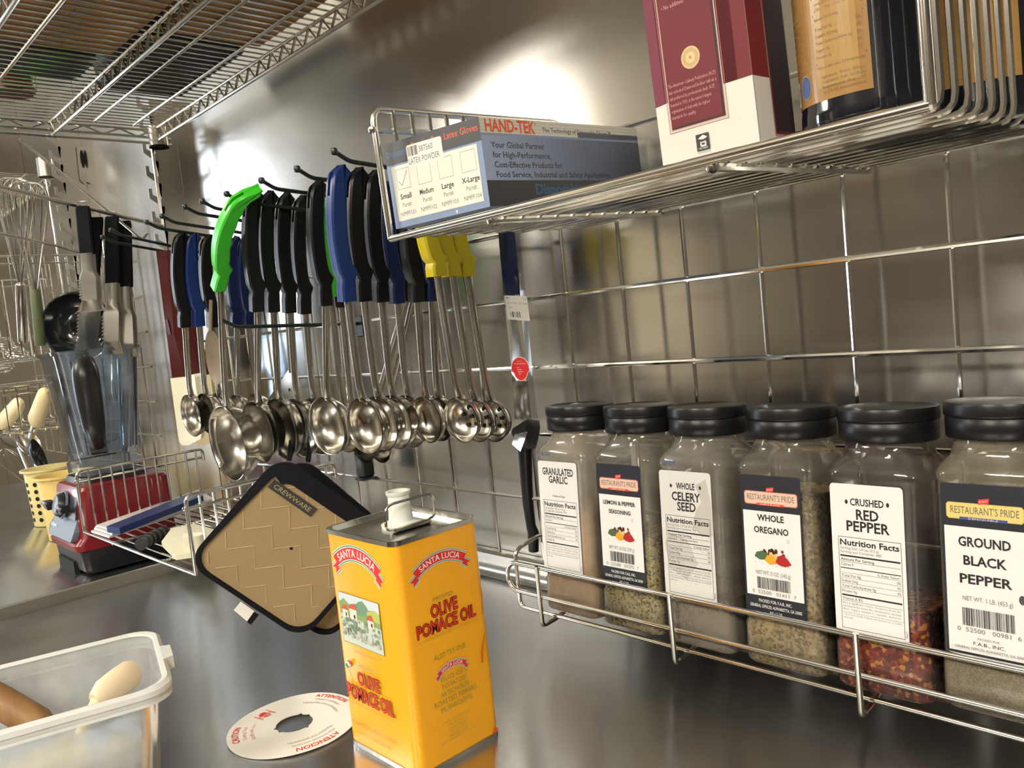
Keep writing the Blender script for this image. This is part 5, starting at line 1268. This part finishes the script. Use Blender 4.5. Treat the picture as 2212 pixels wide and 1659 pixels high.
def tongs(top, hb, bb_, wpx, label, ang, yv):
    """top, end of black sleeve, tip of the blade: pixels of its middle"""
    p0 = PY(*top, yv); p1 = PY(*hb, yv); p2 = PY(*bb_, yv)
    dep = Vector((RX[2], RY[2], RZ[2])).dot(p0 - CAM); w_ = wpx / F * dep
    t = thing('tongs', label, 'tongs', p0, 'black sleeved tongs hanging from shelf rail')
    side = Matrix.Rotation(math.radians(ang), 3, 'Z') @ Vector((1, 0, 0)); out = side.cross(Vector((0, 0, 1)))
    d = (p1 - p0); L1 = d.length; d.normalize(); d2 = (p2 - p1); L2 = d2.length; d2.normalize()
    for s in (-1, 1):
        o = lambda g: out * (s * g)
        q_ = lambda c, a, g, th: [c + side * (-a) + o(g), c + side * (-a * .8) + o(g + th), c + side * (a * .8) + o(g + th), c + side * a + o(g)]
        MB().loft([q_(p0, w_ * .44, .002, .006), q_(p0 + d * .01, w_ * .48, .004, .007), q_(p1 - d * .01, w_ * .5, .014, .006), q_(p1, w_ * .5, .015, .005)], black_plastic, cap=True).build('sleeve', t, ang=40)
        rs = []
        for f_, a in ((-.02, .40), (.3, .40), (.42, .62), (.55, .62), (.8, .60), (.82, .55), (1.0, .78)):
            c = p1 + d2 * (L2 * f_); rs.append(q_(c, w_ * a, .016, .0022 + (.002 if .3 < f_ < .85 else 0)))
        MB().loft(rs, dull_steel, cap=True).build('blade', t, ang=40)
        # scalloped gripping edge
        mb = MB()
        for k in range(7):
            c = p1 + d2 * (L2 * (.46 + .05 * k)) - side * (w_ * .62) + o(.017); mb.lathe([(0, -.003), (.0035, 0), (0, .003)], dull_steel, c, 6)
        mb.build('teeth', t)
    MB().tube([p0 - side * w_ * .3, p0 - side * w_ * .3 + Vector((0, 0, .012)), p0 + side * w_ * .3 + Vector((0, 0, .012)), p0 + side * w_ * .3], .0015, chrome, 6).build('hanging_ring', t)
black_plastic0 = black_plastic; black_plastic = mat('sleeve_rubber', (.006, .006, .008), .6, spec=.15)
tongs((178, 446), (190, 548), (200, 672), 30, 'black sleeved tongs hanging nearest, highest of the set', 62, .63)
tongs((205, 470), (196, 600), (190, 755), 36, 'black sleeved tongs just behind the nearest pair', 70, .67)
tongs((242, 468), (244, 612), (245, 766), 30, 'black sleeved tongs in the middle of the set', 62, .70)
tongs((268, 478), (270, 620), (278, 772), 30, 'black sleeved tongs furthest right of the set', 62, .74)
black_plastic = black_plastic0
t = thing('black_bowl', 'shallow black rimmed bowl tilted behind the tongs', 'bowl', PY(140, 690, .66))
c = PY(158, 706, .66)
M = Matrix.Translation(PY(168, 706, .68)) @ Vector((.74, -.62, -.05)).to_track_quat('Z', 'Y').to_matrix().to_4x4() @ Matrix.Diagonal((.82, .82, .82, 1))
bmm = mat('black_enamel', (.012, .013, .016), .12, coat=.6)
MB().lathe([(.112, .004), (.116, .006), (.118, 0), (.112, -.003), (.100, -.035), (.060, -.060), (0, -.064)][::-1], bmm, n=48, M=M).lathe([(.112, .004), (.106, -.004), (.096, -.033), (.058, -.057), (0, -.060)], bmm, n=48, M=M).build('bowl_body', t)
MB().lathe([(0, -.0585), (.05, -.0565), (.052, -.050), (.046, -.054), (0, -.056)], clear_plastic, n=32, M=M).build('liner', t)
# cream spatulas lying in the far lower basket
for i, (a, b, lab) in enumerate((((8, 912), (42, 872), 'cream scraper in the far lower basket, lower left'), ((78, 905), (98, 850), 'cream scraper standing in the far lower basket, right'))):
    p = PY(*a, .60); q_ = PY(*b, .60); t = thing('scraper', lab, 'spatula', p, 'cream scrapers in the far basket')
    d = q_ - p
    MB().tube([p - d * .1, p, q_ - d * .1, q_, q_ + d * .12], [.022, .030, .026, .020, .006], cream, 14, flat=.7).build('blade', t)
    MB().tube([p - d * .6 - Vector((0, 0, .01)), p], .010, charcoal if i == 0 else dull_steel, 10).build('handle', t)
# balls of steel wool in the far upper basket
for i, (u, v) in enumerate(((10, 745), (38, 765), (8, 790))):
    c = PY(u, v, .64); t = thing('steel_scrubber', ('curly steel scrubber at far left, topmost', 'curly steel scrubber under the whisk handle', 'curly steel scrubber at far left, lowest')[i], 'scrubber', c, 'curly steel scrubbers'); mb = MB(); rd = random.Random(i)
    pts = []
    for k in range(160):
        a = k * .55; b = k * .131; pts.append(c + Vector((math.cos(a) * math.cos(b), math.sin(a) * math.cos(b), math.sin(b) * .8)) * (.030 + rd.uniform(-.004, .003)))
    mb.tube(pts, .0013, shelf_chrome, 4).build('coil', t)
# ================================================================== pieces that belong to a part go one level deeper
SUB = {'dial_ring': ('dial',), 'jar_rib': ('blender_jar',), 'blade_hub': ('blender_jar',), 'grip_web': ('grip',), 'wordmark': ('lower_panel',),
       'label': ('jar_body', 'glass_body'), 'ink_date': ('jar_body',), 'front_print': ('tin_body', 'carton'), 'side_print': ('tin_body', 'carton'), 'end_print': ('carton',),
       'price_tag': ('wrapper',), 'red_sticker': ('wrapper',), 'wrapper_fold': ('wrapper',), 'drain_holes': ('bowl',), 'name_tape': ('pad',), 'stitching': ('pad',),
       'tab': ('rim',), 'print': ('paper',), 'collar_ring': ('post_collar',), 'slot': ('handle', 'slotted_tab'), 'tag_edge': ('care_tag',), 'spout': (), 'holes': ('cup_body',), 'liner': ('bowl_body',), 'tape': ('box_body',), 'rim': ('pan_body',)}
for o in list(bpy.data.objects):
    if o.parent is not None and o.type == 'MESH':
        n = o.name.split('.')[0]
        for want in SUB.get(n, ()):
            c = [q_ for q_ in o.parent.children if q_.name.split('.')[0] == want]
            if c: o.parent = c[0]; break
for t in [o for o in bpy.data.objects if o.name.split('.')[0] == 'blender']:
    sw = [q_ for q_ in t.children if q_.name.startswith('paddle_switch')]; se = [q_ for q_ in t.children if q_.name.startswith('switch_edge')]
    for a, b in zip(sorted(sw, key=lambda q_: q_.name), sorted(se, key=lambda q_: q_.name)): b.parent = a
for o in bpy.data.objects:
    if '_o' in o: del o['_o']
